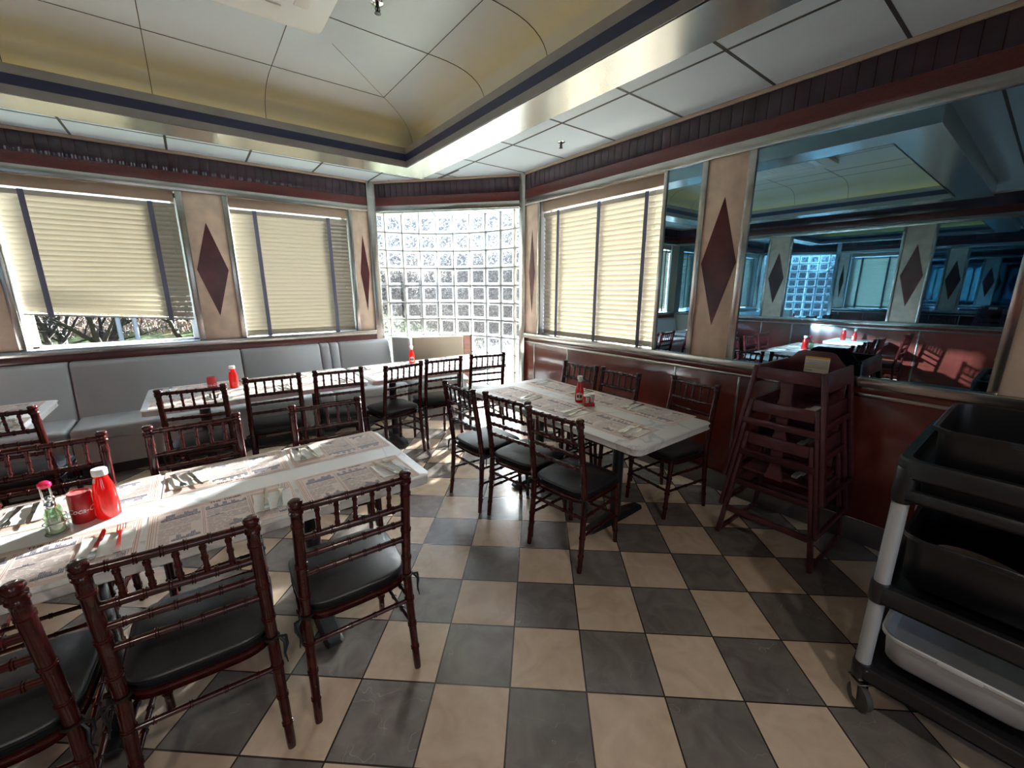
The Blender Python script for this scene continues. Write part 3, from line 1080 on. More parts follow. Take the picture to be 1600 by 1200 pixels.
pl = [(-1.165, -.62), (-.46, -.90), (-.34, -.60), (-.98, -.385), (-1.165, -.24)]
pl = [(x + .9, y + .5) for x, y in pl]
mb.prism(pl, .335, .455, bev=.03); mb.build('seat', GREY, t)
mb = MB(); mb.prism([(x * .97, y * .97) for x, y in pl], .0, .335); mb.build('base', GREY, t, smooth=0)

# ------------------------------------------------------------------ tables
TZ = .755
def table(label, x0, x1, y0, y1, cols, bar, group='marble-topped tables'):
    cx, cy = (x0 + x1) / 2, (y0 + y1) / 2
    t = thing('dining_table', label, 'table', (cx, cy, 0), group=group)
    mb = MB(); mb.prism(rounded(x0 - cx, x1 - cx, y0 - cy, y1 - cy, .05, 6), TZ - .042, TZ, bev=.009)
    mb.build('tabletop', MARBLE, t, smooth=30)
    # sub frame rail under the top
    mb = MB()
    if x1 - x0 > y1 - y0: mb.box(x0 - cx + .12, x1 - cx - .12, -.06, .06, TZ - .062, TZ - .042)
    else: mb.box(-.06, .06, y0 - cy + .12, y1 - cy - .12, TZ - .062, TZ - .042)
    mb.build('support_rail', IRON, t, smooth=0)
    for px_, py_ in cols:
        X, Y = px_ - cx, py_ - cy
        mb = MB(); mb.tube([(X, Y, .05), (X, Y, TZ - .06)], .038, 16)
        mb.box(X - .11, X + .11, Y - .11, Y + .11, TZ - .07, TZ - .058, bev=.003)
        mb.build('column', IRON, t)
        mb = MB()
        M = Matrix.Translation((X, Y, 0)) @ Matrix.Rotation(0 if bar == 'x' else PI / 2, 4, 'Z')
        # tapered bar foot
        L_ = .275
        secs = [(-L_, .030, .030), (-L_ + .02, .040, .040), (-.06, .046, .062), (.06, .046, .062), (L_ - .02, .040, .040), (L_, .030, .030)]
        vs, fs = [], []
        for xx, hw2, h in secs:
            vs += [(xx, -hw2, .012), (xx, hw2, .012), (xx, hw2 * .7, h), (xx, -hw2 * .7, h)]
        for i in range(len(secs) - 1):
            for k in range(4):
                fs.append((i * 4 + k, i * 4 + (k + 1) % 4, i * 4 + 4 + (k + 1) % 4, i * 4 + 4 + k))
        fs += [(3, 2, 1, 0), tuple(len(secs) * 4 - 4 + k for k in range(4))]
        mb.add(vs, fs, 0, M)
        for sx in (-1, 1):
            mb.lathe([(.014, 0), (.016, .006), (.012, .014)], (sx * (L_ - .03), 0, 0), 10, 0, M)
        mb.build('foot', IRON, t, smooth=30)
    return t
table('long white marble table in the foreground at left', -4.42, -2.41, -3.752, -3.0, [(-2.88, -3.375), (-3.62, -3.375), (-4.2, -3.375)], 'y')
table('white marble table beside the maroon wall at right', -1.425, -.64, -4.165, -2.48, [(-1.03, -3.74), (-1.03, -2.93)], 'x')
table('white marble table along the grey bench, left one of the joined pair', -3.58, -1.985, -1.64, -.80, [(-3.22, -1.2), (-2.36, -1.2)], 'y')
table('white marble table along the grey bench, next to the glass blocks', -1.965, -.40, -1.67, -.82, [(-1.62, -1.25), (-.80, -1.25)], 'y')
table('white marble table corner cut off by the left edge of the photograph', -5.3, -4.10, -1.66, -.79, [(-4.6, -1.22)], 'y')
table('small white marble table by the opposite wall, seen in the mirror', -5.63, -4.88, -3.85, -3.15, [(-5.25, -3.5)], 'x')

# ------------------------------------------------------------------ chiavari chairs
def make_chair():
    t = thing('banquet_chair', 'x', 'chair', group='mahogany bamboo-style chairs')
    for s in (-1, 1):
        # rear post: foot .195 -> seat .188 -> top .183 ; y 0 -> .03 -> -.035
        mb = MB()
        key = [(0, .197, -.005), (.2, .193, .016), (.43, .189, .030), (.6, .187, .012), (.78, .185, -.016), (.905, .184, -.034)]
        def at(z):
            for (z0, x0, y0), (z1, x1, y1) in zip(key, key[1:]):
                if z <= z1:
                    f_ = (z - z0) / (z1 - z0)
                    return x0 + (x1 - x0) * f_, y0 + (y1 - y0) * f_
            return key[-1][1:]
        st = [(0, .0135), (.02, .0145)]
        zz = .05
        while zz < .9:
            st.append((zz, .0145 + .0035 * min(1, zz / .4))); zz += .035
        for zr in (.10, .21, .33, .53, .665, .83):
            b_ = .0145 + .0035 * min(1, zr / .4)
            st += [(zr - .0075, b_), (zr - .006, b_ * 1.16), (zr - .0025, b_ * 1.16), (zr - .001, b_), (zr + .001, b_), (zr + .0025, b_ * 1.16), (zr + .006, b_ * 1.16), (zr + .0075, b_)]
        st += [(.874, .0185), (.878, .0225), (.884, .0225), (.888, .019), (.892, .0225), (.898, .0225), (.901, .0175), (.907, .0195), (.915, .023), (.921, .022), (.926, .0165)]
        st.sort()
        pts = [(s * at(z)[0], at(z)[1], z) for z, _ in st]
        mb.tube(pts, [r for _, r in st], 14)
        mb.build('back_post', WOOD, t, smooth=50)
        mb = MB()
        mb.rod((s * .178, .405, 0), (s * .176, .375, .425), .0135, rings=(.2, .45, .72), rr=.0175, seg=12, taper=1.25)
        mb.build('leg', WOOD, t, smooth=50)
    def postx(z): return .186, (.012 if z < .62 else .012 + (z - .6) / .3 * -.045)
    # rails between the posts
    for nm, z, r in (('top_rail', .893, .0125), ('back_rail', .772, .0125), ('back_rail', .70, .0115), ('back_rail', .622, .0115)):
        y = .030 if z < .45 else (.012 - (z - .6) / .305 * .046)
        mb = MB(); mb.rod((-.184, y, z), (.184, y, z), r, rings=(.13, .28, .43, .57, .72, .87), rr=r * 1.3, seg=10)
        mb.build(nm, WOOD, t, smooth=50)
    for i in range(5):
        x = -.122 + i * .061
        y0_, y1_ = .012 - (.772 - .6) / .305 * .046, .012 - (.893 - .6) / .305 * .046
        mb = MB(); mb.rod((x * 1.0, y0_, .772), (x, y1_, .893), .0075, rings=(.2, .5, .8), rr=.0098, seg=8, swell=.18)
        mb.build('spindle', WOOD, t, smooth=50)
    # seat frame
    mb = MB()
    seat = []
    for a in range(0, 360, 10):
        c_, s_2 = math.cos(math.radians(a)), math.sin(math.radians(a))
        hx = .205 + .012 * s_2
        px_ = hx * math.copysign(abs(c_) ** .42, c_)
        py_ = .205 + .197 * math.copysign(abs(s_2) ** .42, s_2)
        seat.append((px_, py_))
    mb.prism(seat, .405, .434, bev=.010)
    mb.build('seat', WOOD, t, smooth=50)
    cu = [(x * .995, .205 + (y - .205) * 1.01 + .004) for x, y in seat]
    mb = MB(); mb.prism(cu, .434, .481, bev=.018, steps=4)
    co = mb.build('seat_cushion', CUSH, t, smooth=60)
    mb = MB()
    for zz, ins in ((.468, .992),):
        loop = [(x * ins, .209 + (y - .209) * ins, zz) for x, y in cu]
        mb.tube(loop + loop[:1], .0042, 6, cap=False)
    mb.build('piping', PIPE, co, smooth=50)
    for s in (-1, 1):
        mb = MB()
        x, y = s * .188, .026
        ringp = [(x + .021 * math.cos(a), y + .021 * math.sin(a), .447) for a in [i * PI / 5 for i in range(11)]]
        mb.tube(ringp, .004, 6, cap=False)
        mb.tube([(x + s * .02, y - .012, .447), (x + s * .034, y - .024, .43), (x + s * .03, y - .03, .39), (x + s * .036, y - .03, .35)], [.004, .005, .004, .002], 6)
        mb.tube([(x + s * .018, y - .014, .45), (x + s * .04, y - .01, .44), (x + s * .042, y - .015, .41), (x + s * .028, y - .03, .375)], [.004, .005, .004, .002], 6)
        mb.build('tie', PIPE, co, smooth=50)
    # stretchers
    for s in (-1, 1):
        for z in (.33, .215):
            mb = MB(); mb.rod((s * .191, .022, z), (s * .177, .385 + (.42 - z) * .05, z - .01), .009, rings=(.25, .5, .75), rr=.012, seg=8)
            mb.build('stretcher', WOOD, t, smooth=50)
    for z in (.325, .235):
        mb = MB(); mb.rod((-.177, .385, z - .03), (.177, .385, z - .03), .009, rings=(.25, .5, .75), rr=.012, seg=8)
        mb.build('stretcher', WOOD, t, smooth=50)
    mb = MB(); mb.rod((-.19, .022, .325), (.19, .022, .325), .009, rings=(.15, .38, .62, .85), rr=.012, seg=8)
    mb.build('stretcher', WOOD, t, smooth=50)
    return t

proto = make_chair()
first = [True]
def chair(mx, my, deg, label):
    """mx,my = ground position below the middle of the two post tops"""
    a = math.radians(deg)
    # local (0,-.035) is the top; shift so that it lands on (mx,my)
    ox, oy = mx + -.035 * math.sin(a), my + .035 * math.cos(a)
    if first[0]:
        first[0] = False
        proto.location = (ox, oy, 0); proto.rotation_euler = (0, 0, a); proto['label'] = label
        return proto
    return dup(proto, (ox, oy, 0), a, label)
chair(-1.768, -2.885, -88, 'mahogany chair tucked at the right marble table, nearest the corner window, aisle side')
chair(-1.690, -3.345, -80, 'middle mahogany chair on the aisle side of the right marble table')
chair(-1.688, -3.782, -83, 'mahogany chair nearest the camera on the aisle side of the right marble table')
chair(-.424, -2.80, 93, 'mahogany chair between the right table and maroon wall, farthest from the high chairs')
chair(-.405, -3.238, 90, 'middle mahogany chair between the right marble table and the maroon wall')
chair(-.286, -3.83, 82, 'mahogany chair against the maroon wall nearest the high chairs')
chair(-4.19, -1.83, -4, 'mahogany chair at the table cut off by the left edge')
chair(-3.271, -1.808, -9, 'mahogany chair at the bench tables behind the red tin and red sauce bottle')
chair(-2.759, -1.702, -4, 'second mahogany chair from the left along the bench tables')
chair(-2.273, -1.746, -7, 'third mahogany chair from the left along the bench tables')
chair(-1.725, -1.836, 9, 'mahogany chair in front of the joint of the bench tables, turned sideways')
chair(-1.284, -1.782, -3, 'second mahogany chair from the right along the bench tables')
chair(-.782, -1.811, -12, 'mahogany chair at the far right of the bench tables by the glass blocks')
chair(-3.80, -2.685, 178, 'sunlit mahogany chair behind the pink-knobbed caddy, bench side of the foreground table')
chair(-3.262, -2.722, 181, 'sunlit mahogany chair in the middle of the bench side of the foreground table')
chair(-2.622, -2.765, 174, 'mahogany chair on the bench side at the free end of the foreground table')
chair(-4.285, -4.0, -3, 'mahogany chair at the hidden far end of the foreground table, seen only in the mirror')
chair(-3.788, -4.0, -3, 'mahogany chair cut off by the lower left corner of the photograph')
chair(-3.317, -4.002, -4, 'large mahogany chair in the foreground, second from the free table end')
chair(-2.825, -3.990, -2, 'mahogany chair in the foreground at the free end of the long table')
chair(-5.22, -4.12, 2, 'mahogany chair at the small table by the opposite wall, seen in the mirror')

# ------------------------------------------------------------------ place settings
MW, MD = .472, .296
def make_placemat():
    mb = MB()
    mb.box(-MW / 2, MW / 2, -MD / 2, MD / 2, 0, .0008, 0)
    z = .0010
    def r(x0, x1, y0, y1, mi): mb.quad((x0, y0, z), (x1, y0, z), (x1, y1, z), (x0, y1, z), mi)
    def frame(x0, x1, y0, y1, w, mi):
        r(x0, x1, y0, y0 + w, mi); r(x0, x1, y1 - w, y1, mi); r(x0, x0 + w, y0 + w, y1 - w, mi); r(x1 - w, x1, y0 + w, y1 - w, mi)
    hx, hy = MW / 2, MD / 2
    frame(-hx + .004, hx - .004, -hy + .004, hy - .004, .003, 2)
    frame(-hx + .011, hx - .011, -hy + .010, hy - .010, .0016, 1)
    frame(-hx + .016, hx - .016, -hy + .016, hy - .016, .003, 2)
    frame(-hx + .025, hx - .025, -hy + .020, hy - .022, .0012, 1)
    # column rules
    c1, c2 = -.075, .075
    for c in (c1, c2):
        r(c - .003, c - .0018, -hy + .025, hy - .036, 1); r(c + .0018, c + .003, -hy + .025, hy - .036, 1)
    # header
    vs, fs = text_geo('THE  DINER', .020, bold=.0006)
    mb.add([(v.x, v.y + hy - .0215, z + .0002) for v in vs], fs, 5)
    rnd = random.Random(3)
    def sketch(x0, x1, y0, y1):
        """low building / car silhouette in blue-grey ink"""
        n_ = max(4, int((x1 - x0) / .0045))
        lv = [rnd.choice((.35, .5, .62, .8, 1.0)) for _ in range(n_ // 3 + 2)]
        for i in range(n_):
            xa = x0 + (x1 - x0) * i / n_
            xb = x0 + (x1 - x0) * (i + .82) / n_
            top = y0 + (y1 - y0) * min(1, lv[i // 3] + rnd.uniform(-.1, .1))
            yb_ = y0 + (y1 - y0) * rnd.uniform(0, .12)
            mb.quad((xa, yb_, z), (xb, yb_, z), (xb, top, z), (xa, top, z), 3)
        mb.quad((x0, y0, z), (x1, y0, z), (x1, y0 + (y1 - y0) * .18, z), (x0, y0 + (y1 - y0) * .18, z), 3)
    def lines(x0, x1, y0, y1, step=.0052):
        y = y1
        while y > y0:
            x = x0 + rnd.random() * .004
            while x < x1 - .004:
                w = min(rnd.uniform(.012, .05), x1 - x)
                mb.quad((x, y - .0023, z), (x + w, y - .0023, z), (x + w, y, z), (x, y, z), 4)
                x += w + rnd.uniform(.003, .010)
            y -= step
    L0, L1 = -hx + .03, c1 - .008
    M0, M1 = c1 + .008, c2 - .008
    R0, R1 = c2 + .008, hx - .03
    sketch(L0 + .006, L1, hy - .088, hy - .040)
    lines(L0, L1, .005, hy - .094)
    sketch(L1 - .085, L1 - .004, -hy + .040, -hy + .080)
    lines(L0, L1 - .03, -hy + .085, -.004); lines(L0, L1 - .09, -hy + .026, -hy + .08)
    sketch(M0, M1, hy - .080, hy - .038)
    lines(M0, M1, .02, hy - .086); sketch(M0, M0 + .055, .002, .016)
    lines(M0, M1, -.045, .004); sketch(M1 - .07, M1, -hy + .040, -hy + .082); lines(M0, M1 - .05, -hy + .026, -.05)
    r(R0, R1, -.01, hy - .04, 2)
    sketch(R0, R0 + .06, -.062, -.018); sketch(R1 - .05, R1, -hy + .026, -hy + .07); lines(R0, R1 - .05, -hy + .026, -.06)
    for sx in (-1, 1):
        for k in range(2):
            sketch(sx * (hx - .05) - .006 + k * .018 * -sx, sx * (hx - .05) + .006 + k * .018 * -sx, hy - .019, hy - .013)
    return mb.build('placemat', [PAPER, PRED, PINK, PBLUE, PGREY, PHEAD], smooth=0)

def make_napkin():
    mb = MB()
    n_ = 12
    w, h = .135, .150
    vs, fs = [], []
    for j in range(n_ + 1):
        for i in range(n_ + 1):
            x, y = (i / n_ - .5) * w, (j / n_ - .5) * h
            zz = .0018 + .0035 * abs(noise.noise(Vector((x * 28, y * 28, 1.3)))) + (.004 if (i in (0, n_) and j > n_ * .7) else 0) * noise.random()
            vs.append((x + .004 * noise.noise(Vector((y * 20, 3, 0))), y + .004 * noise.noise(Vector((x * 20, 7, 0))), zz))
    for j in range(n_):
        for i in range(n_):
            a = j * (n_ + 1) + i
            fs.append((a, a + 1, a + n_ + 2, a + n_ + 1))
    o_ = len(vs)
    vs += [(x, y, .0004) for x, y, z_ in vs]
    fs += [tuple(q + o_ for q in reversed(f_)) for f_ in fs]
    edge = [i for i in range(n_ + 1)] + [(j + 1) * (n_ + 1) - 1 for j in range(1, n_ + 1)] + [n_ * (n_ + 1) + i for i in range(n_ - 1, -1, -1)] + [j * (n_ + 1) for j in range(n_ - 1, 0, -1)]
    for a, b in zip(edge, edge[1:] + edge[:1]):
        fs.append((a, a + o_, b + o_, b))
    mb.add(vs, fs)
    return mb.build('napkin', NAPK, smooth=60)

def strip(mb, secs, mi=0):
    """secs: (x_left,x_right,y,z,thick)"""
    vs, fs = [], []
    for xl, xr, y, z, t_ in secs:
        vs += [(xl, y, z), (xr, y, z), (xr, y, z + t_), (xl, y, z + t_)]
    for i in range(len(secs) - 1):
        for k in range(4):
            fs.append((i * 4 + k, i * 4 + (k + 1) % 4, i * 4 + 4 + (k + 1) % 4, i * 4 + 4 + k))
    fs += [(3, 2, 1, 0), tuple(len(secs) * 4 - 4 + k for k in range(4))]
    mb.add(vs, fs, mi)

def make_fork():
    mb = MB()
    b = .0062
    strip(mb, [(-.0095, .0095, -.105, b, .002), (-.0105, .0105, -.095, b, .0024), (-.006, .006, -.04, b + .001, .0026), (-.0035, .0035, .01, b + .002, .0028),
               (-.0045, .0045, .03, b + .002, .0024), (-.0115, .0115, .046, b, .002), (-.0125, .0125, .060, b - .001, .0016)])
    for k in range(4):
        x = -.0108 + k * .0072
        strip(mb, [(x - .0017, x + .0017, .059, b - .001, .0016), (x - .0015, x + .0015, .08, b + .0005, .0014), (x - .0006, x + .0006, .099, b + .005, .001)])
    return mb.build('fork', CUTL, smooth=40)

def make_knife():
    mb = MB()
    b = .0062
    strip(mb, [(-.008, .008, -.105, b, .003), (-.0095, .0095, -.096, b, .005), (-.0075, .0075, -.05, b, .005), (-.006, .006, 0, b, .004), (-.0065, .0065, .006, b, .003),
               (-.004, .010, .014, b + .001, .0016), (-.004, .0115, .05, b + .001, .0014), (-.0035, .0095, .085, b + .001, .0012), (-.003, .003, .102, b + .001, .0008)])
    return mb.build('knife', CUTL, smooth=40)

PM, NP, FK, KN = make_placemat(), make_napkin(), make_fork(), make_knife()
setcount = [0]
def put(proto_, nm_first, loc, rot, label, cat, group):
    o = proto_ if setcount[0] == 0 else proto_.copy()
    if setcount[0] != 0: COL.objects.link(o)
    o.location = loc; o.rotation_euler = (0, 0, rot)
    return tag(o, label, cat, group)

def setting(x, y, rot, where, style=0):
    """place setting; rot: local +y points away from the diner. where: short phrase that singles the seat out"""
    def loc(lx, ly, z):
        return (x + lx * math.cos(rot) - ly * math.sin(rot), y + lx * math.sin(rot) + ly * math.cos(rot), z)
    rnd = random.Random(int((x * 31 + y * 77) * 100))
    put(PM, 'placemat', loc(0, 0, TZ + .0006), rot + rnd.uniform(-.01, .01), 'printed paper placemat, ' + where, 'placemat', 'paper placemats')
    jit = rnd.uniform(-.12, .12)
    put(NP, 'napkin', loc(.152, .0, TZ + .0018), rot + jit, 'white paper napkin, ' + where, 'napkin', 'white napkins')
    put(KN, 'knife', loc(.128, .012, TZ + .0026), rot + jit + rnd.uniform(-.05, .22), 'steel knife on napkin, ' + where, 'knife', 'table knives')
    put(FK, 'fork', loc(.182, .015, TZ + .0026), rot + jit + rnd.uniform(-.12, .22), 'steel fork on napkin, ' + where, 'fork', 'table forks')
    setcount[0] += 1
ordn = ['nearest the free end', 'second from the free end', 'third from the free end', 'fourth from the free end']
for i in range(4):
    cx = -2.697 - .487 * i
    setting(cx, -3.578, 0, 'foreground table near side, ' + ordn[i])
    setting(cx + .03, -3.142, PI, 'foreground table bench side, ' + ordn[i])
o3 = ['nearest the camera', 'in the middle', 'nearest the glass blocks']
for i in range(3):
    cy = -3.80 + .49 * i
    setting(-1.19, cy - .01, -PI / 2, 'right table aisle side, ' + o3[i])
    setting(-.76, cy, PI / 2, 'right table wall side, ' + o3[i])
o4 = ['leftmost', 'middle', 'rightmost']
for i in range(3):
    cx = -3.30 + .50 * i
    setting(cx, -1.46, 0, 'left bench table chair side, ' + o4[i])
    setting(cx, -.98, PI, 'left bench table bench side, ' + o4[i])
    cx = -1.69 + .50 * i
    setting(cx, -1.48, 0, 'bench table by glass blocks, chair side, ' + o4[i])
    setting(cx, -1.00, PI, 'bench table by glass blocks, bench side, ' + o4[i])
setting(-4.37, -1.48, 0, 'cut-off left table, chair side')
setting(-4.40, -.97, PI, 'cut-off left table, bench side')

# ------------------------------------------------------------------ condiments
def ketchup(x, y, label, kind, ang=0.0, z=TZ):
    t = thing('sauce_bottle', label, 'bottle', (x, y, z), ang, group='red sauce bottles')
    if kind == 'squeeze':
        mb = MB(); mb.lathe([(.030, 0), (.034, .004), (.0345, .05), (.033, .075), (.0325, .10), (.029, .125), (.0215, .150), (.0195, .160), (.0195, .168)], seg=24)
        mb.build('body', KRED, t, smooth=50)
        mb = MB(); mb.lathe([(.0215, .166), (.0225, .168), (.0225, .188), (.021, .191), (.008, .192)], seg=24)
        mb.build('cap', WHITEP, t, smooth=40)
        mb = MB()
        for (a0, a1, z0, z1) in ((-.35, .35, .142, .158),):
            vs, fs = [], []
            for i in range(7):
                a = a0 + (a1 - a0) * i / 6 - 2.6
                vs += [(.0245 * math.cos(a), .0245 * math.sin(a), z0), (.0205 * math.cos(a), .0205 * math.sin(a), z1)]
            fs = [(2 * i, 2 * i + 2, 2 * i + 3, 2 * i + 1) for i in range(6)]
            mb.add(vs, fs)
        mb.build('neck_label', LABELW, t)
    else:
        mb = MB(); mb.lathe([(.026, 0), (.031, .005), (.032, .03), (.0315, .085), (.029, .105), (.021, .130), (.016, .150), (.0145, .160)], seg=20)
        mb.build('body', KRED, t, smooth=50)
        mb = MB(); mb.lathe([(.0148, .158), (.0152, .176), (.0145, .180)], seg=18); mb.build('neck_label', LABELW, t, smooth=40)
        mb = MB(); mb.lathe([(.0185, .178), (.019, .180), (.019, .198), (.0175, .201), (.006, .2015)], seg=20); mb.build('cap', WHITEP, t, smooth=40)
        mb = MB()
        def cyl(a0, a1, z0, z1, r, mi, trim_=0):
            vs, fs = [], []
            for i in range(9):
                f_ = i / 8
                a = a0 + (a1 - a0) * f_
                zt = z1 - trim_ * abs(2 * f_ - 1) ** 2
                vs += [(r * math.cos(a), r * math.sin(a), z0), (r * math.cos(a), r * math.sin(a), zt)]
            mb.add(vs, [(2 * i, 2 * i + 2, 2 * i + 3, 2 * i + 1) for i in range(8)], mi)
        c = -PI / 2
        cyl(c - .8, c + .8, .022, .080, .0326, 0, .012)
        cyl(c - .6, c + .6, .040, .062, .0330, 1)
        cyl(c - .1, c + .1, .044, .058, .0333, 0)
        mb.build('label', [LABELW, LABELK], t)
    return t
def facing(x, y): return math.atan2(-5.36 - y, -3.18 - x) + PI / 2
ketchup(-3.540, -3.330, 'red sauce bottle with white cap on the foreground table', 'squeeze')
ketchup(-2.99, -1.17, 'red sauce bottle on the left bench table', 'squeeze')
ketchup(-1.28, -1.0, 'red sauce bottle on the bench table by the glass blocks', 'glass', facing(-1.28, -1.0))
ketchup(-.968, -3.305, 'red glass sauce bottle with label on the right marble table', 'glass', facing(-.968, -3.305))
ketchup(-5.30, -3.32, 'first red sauce bottle on the mirrored small table, nearer the windows', 'squeeze')
ketchup(-5.28, -3.47, 'second red sauce bottle on the mirrored small table, with cream label', 'glass', facing(-5.28, -3.47) + 1.6)

def script_on_cylinder(mb, body, size, r, a_mid, zmid, mi, rise=.0):
    vs, fs = text_geo(body, size, shear=.35, bold=size * .012)
    out = []
    for v in vs:
        a = a_mid + v.x / r
        out.append((r * math.cos(a), r * math.sin(a), zmid + v.y + rise * v.x))
    mb.add(out, fs, mi)

def tin(x, y, label, ang, r=.033, h=.112):
    t = thing('red_tin', label, 'tin', (x, y, TZ), ang, group='red drinks tins for sugar')
    mb = MB(); mb.lathe([(r * .92, 0), (r, .004), (r, h - .008), (r * .94, h - .002), (r * .90, h)], seg=28)
    mb.build('body', CANRED, t, smooth=40)
    mb = MB(); mb.lathe([(r * .90, h - .001), (r * .92, h + .003), (r * .86, h + .003), (r * .84, h - .004)], seg=28)
    mb.build('lid_rim', CANRED, t, smooth=40)
    mb = MB()
    for a in (-PI / 2, PI / 2):
        script_on_cylinder(mb, 'Coca-Cola', .026, r + .0006, a, h * .44, 0)
    mb.build('script', INKW, t, smooth=0)
    return t
tin(-3.608, -3.318, 'red tin with white script beside the sauce bottle on the foreground table', facing(-3.608, -3.318) + .25)
tin(-3.145, -1.17, 'red tin with white script on the left bench table', facing(-3.145, -1.17))

# square red caddy on the right table
t = thing('sugar_caddy', 'small red sugar caddy with two white-lidded cups on the right table', 'caddy', (-.985, -3.415, TZ), facing(-.985, -3.415) + .25)
mb = MB(); mb.prism(rounded(-.042, .042, -.032, .032, .01), 0, .022, bev=.003)
mb.build('holder', CANRED, t)
for k, (x, y, h) in enumerate(((-.018, -.008, .078), (.02, .012, .086))):
    mb = MB(); mb.lathe([(.019, .018), (.023, .06), (.0245, h)], (x, y, 0), 20)
    c_ = mb.build('cup', CANRED, t, smooth=40)
    mb = MB(); mb.lathe([(.0255, h - .004), (.0262, h), (.0262, h + .004), (.020, h + .005)], (x, y, 0), 20)
    mb.build('lid', WHITEP, c_, smooth=40)
    mb = MB()
    vs, fs = [], []
    for i in range(7):
        a = -PI / 2 - .5 + i / 6
        vs += [(x + .0222 * math.cos(a), y + .0222 * math.sin(a), .026), (x + .0252 * math.cos(a), y + .0252 * math.sin(a), h - .008)]
    mb.add(vs, [(2 * i, 2 * i + 2, 2 * i + 3, 2 * i + 1) for i in range(6)], 0)
    vs, fs = text_geo('Coke', .022, shear=.3)
    mb.add([(x + (.0262) * math.cos(-PI / 2 - v.y / .024), y + .0262 * math.sin(-PI / 2 - v.y / .024), .050 + v.x) for v in vs], fs, 1)
    mb.build('script_panel', [INKW, LABELK], c_, smooth=0)

# wire caddy with pink knob and two green bottles
cx, cy = -3.674, -3.345
t = thing('condiment_caddy', 'wire caddy with pink knob beside the red tin on the foreground table', 'caddy', (cx, cy, TZ), 1.75)
mb = MB()
def wirering(x, y, z, r):
    mb.tube([(x + r * math.cos(a), y + r * math.sin(a), z) for a in [i * 2 * PI / 20 for i in range(21)]], .0016, 6, cap=False)
for sx in (-1, 1):
    wirering(sx * .031, 0, .004, .029); wirering(sx * .031, 0, .042, .029)
    for a in (0.5, 2.6, 4.7):
        mb.tube([(sx * .031 + .029 * math.cos(a), .029 * math.sin(a), .003), (sx * .031 + .029 * math.cos(a), .029 * math.sin(a), .043)], .0014, 5)
mb.build('rack', CHROME, t)
mb = MB()
mb.tube([(0, -.008, .003), (0, -.008, .165)], .0028, 8); mb.tube([(0, .014, .003), (0, .014, .165)], .0028, 8)
mb.build('rod', CHROME, t)
mb = MB(); mb.lathe([(.004, .160), (.013, .163), (.018, .170), (.017, .179), (.010, .186), (.003, .188)], (0, .002, 0), 18)
mb.build('knob', PINKK, t, smooth=50)
for sx, lab in ((-1, 'front green glass shaker bottle in the wire caddy, nearer the camera'), (1, 'rear green glass shaker bottle in the wire caddy')):
    bt = thing('shaker_bottle', lab, 'shaker', (cx + sx * .031 * math.cos(1.75), cy + sx * .031 * math.sin(1.75), TZ), 0, group='green glass shakers')
    mb = MB(); mb.lathe([(.020, .003), (.0245, .008), (.025, .030), (.0215, .044), (.0235, .060), (.020, .078), (.0125, .092), (.012, .100)], seg=18)
    mb.build('body', GGREEN, bt, smooth=50)
    mb = MB(); mb.lathe([(.018, .006), (.022, .010), (.022, .030), (.019, .034)], seg=14); mb.build('salt', SALT, bt)
    mb = MB(); mb.lathe([(.013, .099), (.0145, .101), (.0145, .112), (.010, .119), (.003, .120)], seg=16); mb.build('cap', CHROME, bt, smooth=40)

